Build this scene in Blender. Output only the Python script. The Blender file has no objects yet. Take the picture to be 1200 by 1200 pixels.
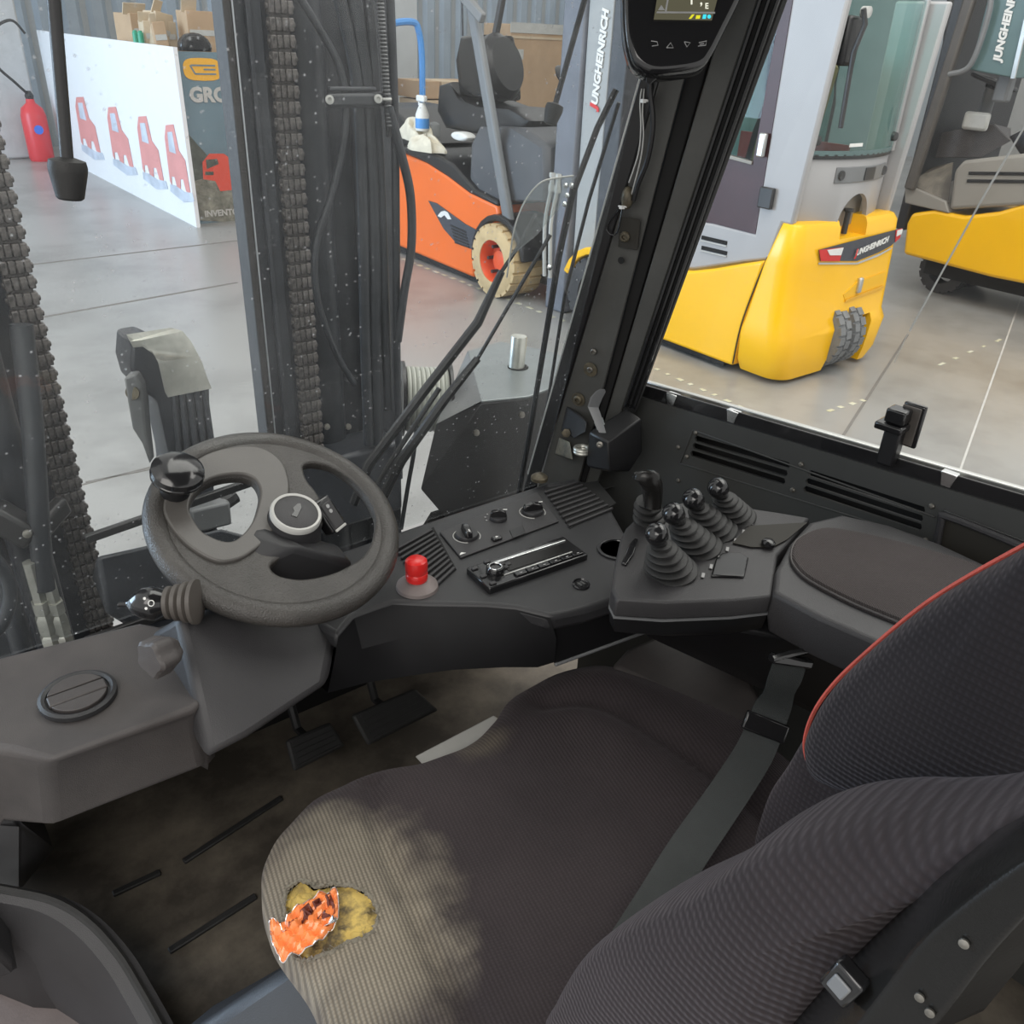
import bpy, bmesh, math, random
from mathutils import Vector, Matrix
V=Vector; R=math.radians
random.seed(7)
S=bpy.context.scene; COL=S.collection
# ---------------- camera ----------------
YAW=R(39); PIT=R(29.3); ROLL=R(2.9); FOC=1000.0
CAM=V((0,0,1.35))
Fv=V((math.sin(YAW)*math.cos(PIT),math.cos(YAW)*math.cos(PIT),-math.sin(PIT)))
R0=V((math.cos(YAW),-math.sin(YAW),0)); U0=R0.cross(Fv)
Rv=math.cos(ROLL)*R0+math.sin(ROLL)*U0; Uv=-math.sin(ROLL)*R0+math.cos(ROLL)*U0
cd=bpy.data.cameras.new('camera'); cd.sensor_width=36; cd.sensor_height=36; cd.lens=36*FOC/1200; cd.clip_start=.02; cd.clip_end=200
cam=bpy.data.objects.new('camera',cd); COL.objects.link(cam)
m=Matrix((Rv,Uv,-Fv)).transposed().to_4x4(); m.translation=CAM; cam.matrix_world=m
S.camera=cam
# ---------------- world, light, exposure ----------------
S.view_settings.view_transform='Standard'; S.view_settings.look='None'; S.view_settings.gamma=1; S.view_settings.exposure=0.0
S.view_settings.use_curve_mapping=False
w=bpy.data.worlds.new('world'); S.world=w; w.use_nodes=True
bgn=w.node_tree.nodes['Background']; bgn.inputs[0].default_value=(1,.985,.965,1); bgn.inputs[1].default_value=1.0
def area(name,loc,target,sx,sy,power,color=(1,1,1)):
    l=bpy.data.lights.new(name,'AREA'); l.shape='RECTANGLE'; l.size=sx; l.size_y=sy; l.energy=power; l.color=color
    o=bpy.data.objects.new(name,l); COL.objects.link(o); o.location=loc
    o.rotation_euler=(V(target)-V(loc)).to_track_quat('-Z','Y').to_euler(); return o
area('open_gate_daylight',(-6,9.5,2.0),(2,7.5,-.5),6,4.0,900,(.58,.77,1))
area('overhead_fill',(3.5,1.5,5.5),(2.5,2.0,0),5,6,330,(1,.97,.92))  # soft unseen overhead lamp, added for highlights on the knobs
area('overhead_fill',(-2.2,-1.5,4.2),(1,1,.4),3,3,110,(1,.96,.9))  # second added overhead lamp, out of view behind the camera

def at(px,py,x=None,y=None,z=None,d=None,pl=None):
    v=Fv+Rv*((px-600)/FOC)+Uv*((600-py)/FOC)
    if x is not None: t=(x-CAM.x)/v.x
    elif y is not None: t=(y-CAM.y)/v.y
    elif z is not None: t=(z-CAM.z)/v.z
    elif pl is not None: t=(pl[0]-CAM).dot(pl[1])/v.dot(pl[1])
    else: t=d
    return CAM+v*t
# ---------------- materials ----------------
def mat(name,col,rough=.5,metal=0,bump=0,bscale=200,var=0,vscale=8,col2=None,spec=.5,coat=0,emit=None,es=1,alpha=None,thr=None):
    m=bpy.data.materials.new(name); m.use_nodes=True; nt=m.node_tree; p=nt.nodes['Principled BSDF']
    p.inputs['Base Color'].default_value=(*col,1); p.inputs['Roughness'].default_value=rough; p.inputs['Metallic'].default_value=metal
    p.inputs['Specular IOR Level'].default_value=spec; p.inputs['Coat Weight'].default_value=coat
    tc=None
    if var or bump:
        tc=nt.nodes.new('ShaderNodeTexCoord')
    if var or col2:
        n=nt.nodes.new('ShaderNodeTexNoise'); n.inputs['Scale'].default_value=vscale; n.inputs['Detail'].default_value=6; n.inputs['Roughness'].default_value=.65
        nt.links.new(tc.outputs['Object'],n.inputs['Vector'])
        r=nt.nodes.new('ShaderNodeValToRGB'); a,b=(thr or (.35,.7))
        r.color_ramp.elements[0].position=a; r.color_ramp.elements[1].position=b
        r.color_ramp.elements[0].color=(*col,1); r.color_ramp.elements[1].color=(*(col2 or tuple(c*(1+var) for c in col)),1)
        nt.links.new(n.outputs['Fac'],r.inputs['Fac']); nt.links.new(r.outputs['Color'],p.inputs['Base Color'])
    if bump:
        n=nt.nodes.new('ShaderNodeTexNoise'); n.inputs['Scale'].default_value=bscale; n.inputs['Detail'].default_value=3
        nt.links.new(tc.outputs['Object'],n.inputs['Vector'])
        b=nt.nodes.new('ShaderNodeBump'); b.inputs['Strength'].default_value=bump; b.inputs['Distance'].default_value=.002
        nt.links.new(n.outputs['Fac'],b.inputs['Height']); nt.links.new(b.outputs['Normal'],p.inputs['Normal'])
    if emit: p.inputs['Emission Color'].default_value=(*emit,1); p.inputs['Emission Strength'].default_value=es
    return m
M={}
M['plastic']=mat('dark_plastic',(.024,.024,.026),.42,bump=.25,bscale=900,var=.35,vscale=5)
M['plastic_soft']=mat('soft_dark_plastic',(.034,.033,.035),.48,bump=.3,bscale=700,var=.3,vscale=4)
M['plastic_dust']=mat('dusty_plastic',(.05,.045,.045),.5,bump=.25,bscale=700,col2=(.085,.076,.073),var=.5,vscale=6)
M['black']=mat('black_plastic',(.01,.01,.011),.35,bump=.1,bscale=600,var=.3)
M['gloss']=mat('gloss_black',(.012,.012,.013),.16,var=.2,coat=.3)
M['shell']=mat('shell_black',(.011,.0105,.010),.22,spec=.3,bump=.1,bscale=500,var=.3)
M['rubber']=mat('rubber',(.02,.02,.02),.6,bump=.2,bscale=500,var=.5,vscale=20)
M['skirt']=mat('skirt_plastic',(.010,.010,.011),.6,var=.2,spec=.2); M['matte']=mat('matte_black',(.006,.006,.006),.8,var=.3)
M['steel_dark']=mat('dark_painted_steel',(.027,.027,.028),.42,bump=.15,bscale=300,var=.35,vscale=5)
M['pillar']=mat('pillar_paint',(.06,.06,.056),.5,bump=.12,bscale=400,var=.4,vscale=6)
M['panel']=mat('panel_paint',(.048,.049,.047),.45,bump=.12,bscale=500,var=.2,vscale=4)
M['wheel']=mat('wheel_grip',(.042,.039,.036),.33,bump=.7,bscale=420,var=.5,vscale=14)
M['wheel_in']=mat('wheel_insert',(.078,.073,.068),.4,bump=.1,bscale=500,var=.25)
M['red']=mat('red_plastic',(.62,.022,.02),.28,var=.15)
M['silver']=mat('silver',(.55,.55,.53),.32,metal=.8,var=.2)
M['chrome']=mat('chrome',(.75,.76,.76),.18,metal=1,var=.1)
M['zinc']=mat('zinc',(.46,.46,.42),.38,metal=.7,var=.4,vscale=25)
M['lightgrey']=mat('light_grey',(.42,.42,.40),.4,var=.2)
M['greypan']=mat('grey_panel',(.16,.165,.17),.4,var=.25)
M['white']=mat('white_print',(.75,.75,.73),.5,var=.1)
M['offwhite']=mat('off_white',(.45,.45,.43),.6,var=.2)
M['rust']=mat('greasy_metal',(.16,.135,.09),.45,metal=.4,col2=(.05,.045,.035),var=.5,vscale=60)
M['bolt']=mat('bolt_metal',(.2,.19,.17),.4,metal=.8,var=.5,vscale=60)
M['matf']=mat('floor_rubber',(.06,.051,.041),.6,bump=.35,bscale=60,col2=(.22,.19,.15),var=1,vscale=4.5,thr=(.42,.75))
M['step']=mat('step_plastic',(.16,.135,.13),.5,bump=.2,bscale=200,var=.3)
M['bluegrey']=mat('seat_base_plastic',(.045,.05,.058),.45,bump=.3,bscale=500,var=.15)
M['foam']=mat('foam',(.62,.45,.13),.9,bump=1,bscale=90,col2=(.14,.11,.06),var=.5,vscale=38,thr=(.42,.62))
M['fray']=mat('fray',(.16,.145,.115),.9,bump=1,bscale=250,var=.6,vscale=80)
M['pipe_red']=mat('red_piping',(.38,.06,.04),.7,bump=.4,bscale=800,var=.3,vscale=60)
M['belt']=mat('belt',(.022,.026,.026),.5,bump=.5,bscale=900,var=.2,vscale=40)
M['mast']=mat('mast_steel',(.032,.035,.042),.42,bump=.35,bscale=120,col2=(.055,.06,.07),var=.6,vscale=12)
M['mast_edge']=mat('pale_edge',(.45,.47,.5),.4,metal=.5,var=.2)  # for the thin pale strip along the rail's near corner
M['chain']=mat('greasy_chain',(.05,.046,.045),.5,metal=.2,bump=.8,bscale=160,col2=(.2,.18,.17),var=1,vscale=70)
M['hose']=mat('hose',(.028,.031,.036),.42,var=.5,vscale=20)
M['darkbrown']=mat('dark_brown_steel',(.032,.029,.028),.6,var=.5,vscale=20); M['brown']=mat('brown_grey_steel',(.07,.062,.055),.5,var=.4)
M['clearp']=None
M['reel']=mat('reel_conduit',(.36,.37,.33),.5,var=.2)
M['boxtop']=mat('galvanised_top',(.2,.22,.225),.3,metal=.5,var=.2,vscale=10)
M['orange']=mat('orange_paint',(.85,.16,.022),.35,var=.12,vscale=2)
M['orange2']=mat('orange_rim',(.75,.1,.03),.4,var=.2)
M['yellow']=mat('yellow_paint',(.92,.5,.002),.3,var=.06,vscale=2,coat=.1)
M['cabgrey']=mat('cab_grey',(.36,.355,.36),.38,var=.08,vscale=3)
M['beige']=mat('beige_grey',(.24,.225,.2),.45,var=.2,vscale=3)
M['maroon']=mat('dark_maroon',(.045,.018,.02),.4,var=.3)
M['tan_tyre']=mat('tan_tyre',(.5,.37,.2),.8,bump=.4,bscale=60,var=.3,vscale=12)
M['tyre']=mat('tyre',(.035,.035,.037),.7,bump=.4,bscale=80,var=.5,vscale=12)
M['tyre_grey']=mat('tyre_grey',(.17,.175,.18),.7,bump=.3,bscale=80,var=.3,vscale=12)
M['card']=mat('cardboard',(.42,.29,.18),.8,var=.2,vscale=5)
M['card2']=mat('cardboard_pale',(.5,.4,.28),.8,var=.2,vscale=5)
M['blue']=mat('blue_paint',(.08,.3,.7),.4,var=.1)
M['cloth']=mat('cloth',(.62,.57,.46),.9,bump=.8,bscale=20,var=.3,vscale=12)
M['fire_red']=mat('extinguisher_red',(.6,.04,.05),.35,var=.1)
M['decal_dark']=mat('decal_dark',(.05,.055,.07),.4,var=.1)
M['decal_red']=mat('decal_red',(.6,.02,.02),.4,var=.1)
M['wall']=mat('wall_paint',(.34,.36,.37),.6,var=.15,vscale=2)
M['wall_d']=mat('wall_cladding',(.3,.35,.4),.5,var=.2,vscale=2)
M['poster']=mat('poster_blue',(.12,.19,.23),.5,var=.3,vscale=1.5)
M['logo_y']=mat('logo_yellow',(.8,.42,.03),.5,var=.05)
M['dark_band']=mat('dark_picture',(.05,.06,.05),.5,var=1,vscale=14)
M['olive']=mat('olive_dark',(.018,.016,.012),.7,var=.4,vscale=6)
M['teal']=mat('teal_grey',(.09,.15,.15),.35,var=.2)
M['tape']=mat('floor_tape',(.5,.47,.3),.7,col2=(.62,.62,.55),var=.4,vscale=9)
M['joint']=mat('floor_joint',(.16,.15,.14),.8,var=.2); M['pale_joint']=mat('pale_joint',(.47,.46,.44),.7,var=.2)
M['screen']=mat('screen',(.02,.018,.012),.2,emit=(.09,.085,.055),es=1)
M['scr_w']=mat('screen_white',(.1,.1,.1),.3,emit=(.85,.85,.7),es=1)
M['scr_y']=mat('screen_yellow',(.1,.1,.02),.3,emit=(.75,.7,.02),es=1)
M['scr_c']=mat('screen_cyan',(.02,.1,.1),.3,emit=(.05,.75,.9),es=1)
M['btn']=mat('button_print',(.35,.35,.35),.5,var=.1)
M['dkred']=mat('dull_red',(.25,.03,.03),.4,var=.2)

def glassmat(name,tint=(1,1,1),dust=.05,refl=.08,spots=True,rough=.0):
    m=bpy.data.materials.new(name); m.use_nodes=True; nt=m.node_tree; nt.nodes.clear()
    o=nt.nodes.new('ShaderNodeOutputMaterial'); t=nt.nodes.new('ShaderNodeBsdfTransparent'); t.inputs[0].default_value=(*tint,1)
    g=nt.nodes.new('ShaderNodeBsdfGlossy'); g.inputs['Roughness'].default_value=rough
    fr=nt.nodes.new('ShaderNodeFresnel'); fr.inputs[0].default_value=1.35
    mx=nt.nodes.new('ShaderNodeMixShader'); ge=nt.nodes.new('ShaderNodeNewGeometry'); inv=nt.nodes.new('ShaderNodeMath'); inv.operation='SUBTRACT'; inv.inputs[0].default_value=1; nt.links.new(ge.outputs['Backfacing'],inv.inputs[1]); ml=nt.nodes.new('ShaderNodeMath'); ml.operation='MULTIPLY'; nt.links.new(inv.outputs[0],ml.inputs[0]); nt.links.new(fr.outputs[0],ml.inputs[1]); nt.links.new(ml.outputs[0],mx.inputs[0]); nt.links.new(t.outputs[0],mx.inputs[1]); nt.links.new(g.outputs[0],mx.inputs[2])
    d=nt.nodes.new('ShaderNodeBsdfDiffuse'); d.inputs[0].default_value=(.8,.82,.85,1)
    m2=nt.nodes.new('ShaderNodeMixShader'); nt.links.new(mx.outputs[0],m2.inputs[1]); nt.links.new(d.outputs[0],m2.inputs[2])
    tc=nt.nodes.new('ShaderNodeTexCoord')
    if spots:
        n=nt.nodes.new('ShaderNodeTexNoise'); n.inputs['Scale'].default_value=5; n.inputs['Detail'].default_value=5
        nt.links.new(tc.outputs['Object'],n.inputs['Vector'])
        a=nt.nodes.new('ShaderNodeMapRange'); a.inputs[1].default_value=.3; a.inputs[2].default_value=.8; a.inputs[3].default_value=dust*.5; a.inputs[4].default_value=dust*2.2
        nt.links.new(n.outputs['Fac'],a.inputs[0])
        v=nt.nodes.new('ShaderNodeTexVoronoi'); v.inputs['Scale'].default_value=75; nt.links.new(tc.outputs['Object'],v.inputs['Vector'])
        b=nt.nodes.new('ShaderNodeMapRange'); b.inputs[1].default_value=.03; b.inputs[2].default_value=.19; b.inputs[3].default_value=.5; b.inputs[4].default_value=0; b.inputs[3].default_value=.5
        nt.links.new(v.outputs['Distance'],b.inputs[0])
        n2=nt.nodes.new('ShaderNodeTexNoise'); n2.inputs['Scale'].default_value=19; nt.links.new(tc.outputs['Object'],n2.inputs['Vector'])
        c=nt.nodes.new('ShaderNodeMapRange'); c.inputs[1].default_value=.47; c.inputs[2].default_value=.56
        nt.links.new(n2.outputs['Fac'],c.inputs[0])
        mu=nt.nodes.new('ShaderNodeMath'); mu.operation='MULTIPLY'; nt.links.new(b.outputs[0],mu.inputs[0]); nt.links.new(c.outputs[0],mu.inputs[1])
        ad=nt.nodes.new('ShaderNodeMath'); ad.operation='ADD'; nt.links.new(a.outputs[0],ad.inputs[0]); nt.links.new(mu.outputs[0],ad.inputs[1])
        nt.links.new(ad.outputs[0],m2.inputs[0])
    else: m2.inputs[0].default_value=dust
    nt.links.new(m2.outputs[0],o.inputs[0]); return m
M['glass']=glassmat('windscreen_glass',(.97,.985,.98),.03)
M['glass_clean']=glassmat('side_glass',(.98,.99,.985),.006,spots=False)
M['glass_green']=glassmat('green_glass',(.68,.84,.80),.015,spots=False)
M['acrylic']=glassmat('acrylic',(.85,.87,.86),.14,spots=False,rough=.1)

def fabric(name,c1,c2,scale,dirn,stain=None):
    m=bpy.data.materials.new(name); m.use_nodes=True; nt=m.node_tree; p=nt.nodes['Principled BSDF']; L=nt.links
    p.inputs['Roughness'].default_value=.9; p.inputs['Specular IOR Level'].default_value=.25
    p.inputs['Sheen Weight'].default_value=.18; p.inputs['Sheen Roughness'].default_value=.5; p.inputs['Sheen Tint'].default_value=(.5,.45,.48,1)
    tc=nt.nodes.new('ShaderNodeTexCoord'); mp=nt.nodes.new('ShaderNodeMapping'); mp.inputs['Rotation'].default_value=dirn
    L.new(tc.outputs['Object'],mp.inputs['Vector'])
    wv=nt.nodes.new('ShaderNodeTexWave'); wv.inputs['Scale'].default_value=scale; wv.inputs['Distortion'].default_value=.6; wv.inputs['Detail'].default_value=1; wv.inputs['Detail Scale'].default_value=3
    L.new(mp.outputs[0],wv.inputs['Vector'])
    wv2=nt.nodes.new('ShaderNodeTexWave'); wv2.bands_direction='Y'; wv2.inputs['Scale'].default_value=scale*1.3; L.new(mp.outputs[0],wv2.inputs['Vector'])
    mm=nt.nodes.new('ShaderNodeMath'); mm.operation='MULTIPLY'; L.new(wv.outputs['Fac'],mm.inputs[0]); L.new(wv2.outputs['Fac'],mm.inputs[1])
    ad=nt.nodes.new('ShaderNodeMath'); ad.operation='ADD'; L.new(mm.outputs[0],ad.inputs[0]); L.new(wv.outputs['Fac'],ad.inputs[1])
    bp=nt.nodes.new('ShaderNodeBump'); bp.inputs['Strength'].default_value=.4; bp.inputs['Distance'].default_value=.0015; L.new(ad.outputs[0],bp.inputs['Height']); L.new(bp.outputs[0],p.inputs['Normal'])
    n=nt.nodes.new('ShaderNodeTexNoise'); n.inputs['Scale'].default_value=5; n.inputs['Detail'].default_value=8; L.new(tc.outputs['Object'],n.inputs['Vector'])
    rp=nt.nodes.new('ShaderNodeValToRGB'); rp.color_ramp.elements[0].position=.3; rp.color_ramp.elements[1].position=.75
    rp.color_ramp.elements[0].color=(*c1,1); rp.color_ramp.elements[1].color=(*c2,1); L.new(n.outputs['Fac'],rp.inputs['Fac'])
    mx=nt.nodes.new('ShaderNodeMix'); mx.data_type='RGBA'; mx.blend_type='MULTIPLY'; mx.inputs[0].default_value=.4
    L.new(rp.outputs[0],mx.inputs[6]); cr=nt.nodes.new('ShaderNodeMapRange'); cr.inputs[1].default_value=0; cr.inputs[2].default_value=1.4; cr.inputs[3].default_value=.55; cr.inputs[4].default_value=1.35
    L.new(ad.outputs[0],cr.inputs[0]); L.new(cr.outputs[0],mx.inputs[7])
    out=mx.outputs[2]
    if stain:
        for (c,rad,colr,amt) in stain:
            vm=nt.nodes.new('ShaderNodeVectorMath'); vm.operation='DISTANCE'; vm.inputs[1].default_value=c; L.new(tc.outputs['Object'],vm.inputs[0])
            n3=nt.nodes.new('ShaderNodeTexNoise'); n3.inputs['Scale'].default_value=22; n3.inputs['Detail'].default_value=6; L.new(tc.outputs['Object'],n3.inputs['Vector'])
            s1=nt.nodes.new('ShaderNodeMath'); s1.operation='MULTIPLY_ADD'; s1.inputs[1].default_value=-rad*.9; L.new(n3.outputs['Fac'],s1.inputs[0]); L.new(vm.outputs['Value'],s1.inputs[2])
            mr=nt.nodes.new('ShaderNodeMapRange'); mr.interpolation_type='SMOOTHSTEP'; mr.inputs[1].default_value=0; mr.inputs[2].default_value=rad*.75; mr.inputs[3].default_value=amt; mr.inputs[4].default_value=0
            L.new(s1.outputs[0],mr.inputs[0])
            m3=nt.nodes.new('ShaderNodeMix'); m3.data_type='RGBA'; L.new(mr.outputs[0],m3.inputs[0]); L.new(out,m3.inputs[6]); 
            cc=nt.nodes.new('ShaderNodeMix'); cc.data_type='RGBA'; cc.blend_type='MULTIPLY'; cc.inputs[0].default_value=.8; cc.inputs[6].default_value=(*colr,1); L.new(cr.outputs[0],cc.inputs[7])
            L.new(cc.outputs[2],m3.inputs[7]); out=m3.outputs[2]
    L.new(out,p.inputs['Base Color']); return m

# ---------------- object helpers ----------------
ROOT={}
def rootloc(o):
    while o.parent: o=o.parent
    return ROOT.get(o.name,V((0,0,0)))
def thing(name,label,cat,loc,group=None):
    o=bpy.data.objects.new(name,None); o.empty_display_size=.05; COL.objects.link(o); o.location=loc; ROOT[o.name]=V(loc)
    o['label']=label; o['category']=cat
    if group: o['group']=group
    return o
def tag(o,label,cat,group=None):
    o['label']=label; o['category']=cat
    if group: o['group']=group
    return o
def struct(o): o['kind']='structure'; return o
def finish(name,me,material,parent=None,origin=None,bevel=0,seg=2,sub=0,smooth=True,angle=38,label=None):
    mats=material if isinstance(material,(list,tuple)) else [material]
    for k in mats: me.materials.append(k)
    off=rootloc(parent) if parent else (V(origin) if origin is not None else V((0,0,0)))
    if off.length>0: me.transform(Matrix.Translation(-off))
    if smooth:
        me.polygons.foreach_set('use_smooth',[True]*len(me.polygons)); me.set_sharp_from_angle(angle=R(angle))
    o=bpy.data.objects.new(name,me); COL.objects.link(o)
    if parent: o.parent=parent
    else: o.location=off; ROOT[o.name]=off
    if bevel:
        b=o.modifiers.new('bevel','BEVEL'); b.width=bevel; b.segments=seg; b.limit_method='ANGLE'; b.angle_limit=R(35); b.harden_normals=False
    if sub:
        s=o.modifiers.new('subd','SUBSURF'); s.levels=sub; s.render_levels=sub
    if label: o['label']=label
    return o
def frame(n,up=V((0,0,1))):
    n=V(n).normalized(); a=up.cross(n)
    if a.length<1e-4: a=V((1,0,0)).cross(n)
    a.normalize(); return a,n.cross(a),n
def cat(pts,n=6,closed=False):
    pts=[V(p) for p in pts]; out=[]; N=len(pts)
    for i in range(N if closed else N-1):
        if closed: p0,p1,p2,p3=pts[i-1],pts[i],pts[(i+1)%N],pts[(i+2)%N]
        else: p0=pts[max(i-1,0)];p1=pts[i];p2=pts[i+1];p3=pts[min(i+2,N-1)]
        for k in range(n):
            t=k/n; out.append(.5*((2*p1)+(p2-p0)*t+(2*p0-5*p1+4*p2-p3)*t*t+(3*p1-p0-3*p2+p3)*t**3))
    if not closed: out.append(pts[-1])
    return out
class MB:
    def __init__(s): s.bm=bmesh.new()
    def face(s,pts):
        vs=[s.bm.verts.new(p) for p in pts]
        try: return s.bm.faces.new(vs)
        except Exception: return None
    def box(s,c,size,rot=None):
        c=V(c); h=V(size)/2; m=rot or Matrix.Identity(3)
        if not isinstance(m,Matrix): m=Matrix(m).transposed()
        vs=[s.bm.verts.new(c+m@V((x*h.x,y*h.y,z*h.z))) for x in(-1,1) for y in(-1,1) for z in(-1,1)]
        for f in((0,1,3,2),(4,6,7,5),(0,4,5,1),(2,3,7,6),(0,2,6,4),(1,5,7,3)): s.bm.faces.new([vs[i] for i in f])
        return s
    def bar(s,a,b,wd,h,up=V((0,0,1))):
        a=V(a);b=V(b); d=(b-a); L=d.length; d.normalize(); sd=V(up).cross(d)
        if sd.length<1e-4: sd=V((1,0,0)).cross(d)
        sd.normalize(); u=d.cross(sd)
        return s.box((a+b)/2,(wd,L,h),Matrix((sd,d,u)).transposed())
    def prism(s,pts,vec):
        pts=[V(p) for p in pts]; vec=V(vec); n=len(pts)
        a=[s.bm.verts.new(p) for p in pts]; b=[s.bm.verts.new(p+vec) for p in pts]
        s.bm.faces.new(a); s.bm.faces.new(b[::-1])
        for i in range(n): s.bm.faces.new((a[i],b[i],b[(i+1)%n],a[(i+1)%n]))
        return s
    def loft(s,rings,cap=True,closed=True):
        rs=[[s.bm.verts.new(p) for p in r] for r in rings]
        n=len(rs[0])
        for i in range(len(rs)-1):
            for j in range(n if closed else n-1):
                s.bm.faces.new((rs[i][j],rs[i][(j+1)%n],rs[i+1][(j+1)%n],rs[i+1][j]))
        if cap and closed: s.bm.faces.new(rs[0][::-1]); s.bm.faces.new(rs[-1])
        return s
    def tube(s,pts,r,n=8,cap=True):
        pts=[V(p) for p in pts]; rings=[]; a=None
        for i,p in enumerate(pts):
            d=(pts[min(i+1,len(pts)-1)]-pts[max(i-1,0)]).normalized()
            if a is None: a=frame(d)[0]
            a=(a-d*a.dot(d)).normalized(); b=d.cross(a); rr=r[i] if isinstance(r,(list,tuple)) else r
            rings.append([p+rr*(a*math.cos(2*math.pi*k/n)+b*math.sin(2*math.pi*k/n)) for k in range(n)])
        return s.loft(rings,cap)
    def ring(s,c,n,R_,r,seg=40,sub=8,arc=(0,360)):
        a,b,nn=frame(n); full=arc==(0,360); rings=[]
        for i in range(seg+(0 if full else 1)):
            t=R(arc[0]+(arc[1]-arc[0])*i/seg); d=a*math.cos(t)+b*math.sin(t)
            rings.append([V(c)+d*(R_+r*math.cos(2*math.pi*k/sub))+nn*r*math.sin(2*math.pi*k/sub) for k in range(sub)])
        if full: rings.append(rings[0])
        if full:
            rs=[[s.bm.verts.new(p) for p in q] for q in rings[:-1]]
            for i in range(len(rs)):
                for j in range(sub): s.bm.faces.new((rs[i][j],rs[i][(j+1)%sub],rs[(i+1)%len(rs)][(j+1)%sub],rs[(i+1)%len(rs)][j]))
            return s
        return s.loft(rings)
    def lathe(s,prof,c,n,seg=24,cap=True):
        a,b,nn=frame(n); c=V(c)
        rings=[[c+nn*h+r*(a*math.cos(2*math.pi*k/seg)+b*math.sin(2*math.pi*k/seg)) for k in range(seg)] for r,h in prof]
        return s.loft(rings,cap)
    def ball(s,c,r,n=16,sc=(1,1,1)):
        res=bmesh.ops.create_uvsphere(s.bm,u_segments=n,v_segments=max(6,n//2),radius=1)
        for v in res['verts']: v.co=V(c)+V((v.co.x*r*sc[0],v.co.y*r*sc[1],v.co.z*r*sc[2]))
        return s
    def hull(s,pts):
        vs=[s.bm.verts.new(p) for p in pts]; r=bmesh.ops.convex_hull(s.bm,input=vs)
        bmesh.ops.delete(s.bm,geom=list({g for g in r['geom_interior']+r['geom_unused'] if isinstance(g,bmesh.types.BMVert)}),context='VERTS')
        return s
    def puff(s,pts,vec,r=.03,k=4,closed_dome=0):
        pts=[V(p) for p in pts]; vec=V(vec); L=vec.length; d=vec/L; c=sum(pts,V((0,0,0)))/len(pts)
        av=sum((p-c).length for p in pts)/len(pts); rings=[]
        def sc(f,o): return [c+(p-c)*f+d*o for p in pts]
        for i in range(k+1):
            t=math.pi/2*i/k; rings.append(sc(1-r/av*(1-math.sin(t)),r*(1-math.cos(t))))
        for i in range(k,-1,-1):
            t=math.pi/2*i/k; rings.append(sc(1-r/av*(1-math.sin(t)),L-r*(1-math.cos(t))))
        f0=1-r/av
        rings=[sc(f0*.3,-closed_dome),sc(f0*.7,-closed_dome*.7)]+rings+[sc(f0*.7,L+closed_dome*.7),sc(f0*.3,L+closed_dome)]
        return s.loft(rings)
    def build(s,name,material,parent=None,origin=None,**k):
        bmesh.ops.recalc_face_normals(s.bm,faces=s.bm.faces); me=bpy.data.meshes.new(name); s.bm.to_mesh(me); s.bm.free()
        return finish(name,me,material,parent,origin,**k)
def curve_mesh(loops,depth,mtx,bevel=0):
    """filled 2-D outline with holes, extruded; loops are lists of 2-D points"""
    cu=bpy.data.curves.new('t','CURVE'); cu.dimensions='2D'; cu.fill_mode='BOTH'; cu.extrude=depth; cu.bevel_depth=bevel; cu.bevel_resolution=2
    for lp in loops:
        sp=cu.splines.new('POLY'); sp.points.add(len(lp)-1); sp.use_cyclic_u=True
        for q,p in zip(sp.points,lp): q.co=(p[0],p[1],0,1)
    o=bpy.data.objects.new('t',cu); COL.objects.link(o)
    me=bpy.data.meshes.new_from_object(o.evaluated_get(bpy.context.evaluated_depsgraph_get()))
    bpy.data.objects.remove(o); bpy.data.curves.remove(cu)
    me.transform(mtx); return me
def basis(o,x,y):
    x=V(x).normalized(); y=(V(y)-x*V(y).dot(x)).normalized(); z=x.cross(y)
    m=Matrix((x,y,z)).transposed().to_4x4(); m.translation=V(o); return m
def text(name,s,material,parent,o,x,y,size,depth=.0006,shear=0,bold=0,align='LEFT',**k):
    cu=bpy.data.curves.new('t','FONT'); cu.body=s; cu.size=size; cu.extrude=depth; cu.shear=shear; cu.offset=bold; cu.align_x=align; cu.resolution_u=3
    ob=bpy.data.objects.new('t',cu); COL.objects.link(ob)
    me=bpy.data.meshes.new_from_object(ob.evaluated_get(bpy.context.evaluated_depsgraph_get()))
    bpy.data.objects.remove(ob); bpy.data.curves.remove(cu)
    me.transform(basis(o,x,y)); return finish(name,me,material,parent,smooth=False,**k)
def copy_tree(o,parent=None,offset=None):
    c=o.copy(); COL.objects.link(c); c.parent=parent
    if offset is not None: c.location=o.location+V(offset)
    ROOT[c.name]=ROOT.get(o.name,V((0,0,0)))+(V(offset) if offset is not None else V((0,0,0)))
    for ch in [q for q in o.children]: copy_tree(ch,c)
    return c
def bool_diff(o,cutter):
    md=o.modifiers.new('cut','BOOLEAN'); md.object=cutter; md.solver='EXACT'
    me=bpy.data.meshes.new_from_object(o.evaluated_get(bpy.context.evaluated_depsgraph_get()))
    o.modifiers.clear(); o.data=me; bpy.data.objects.remove(cutter)
    me.polygons.foreach_set('use_smooth',[True]*len(me.polygons)); me.set_sharp_from_angle(angle=R(35))
X=V((1,0,0)); Y=V((0,1,0)); Z=V((0,0,1))
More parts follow.
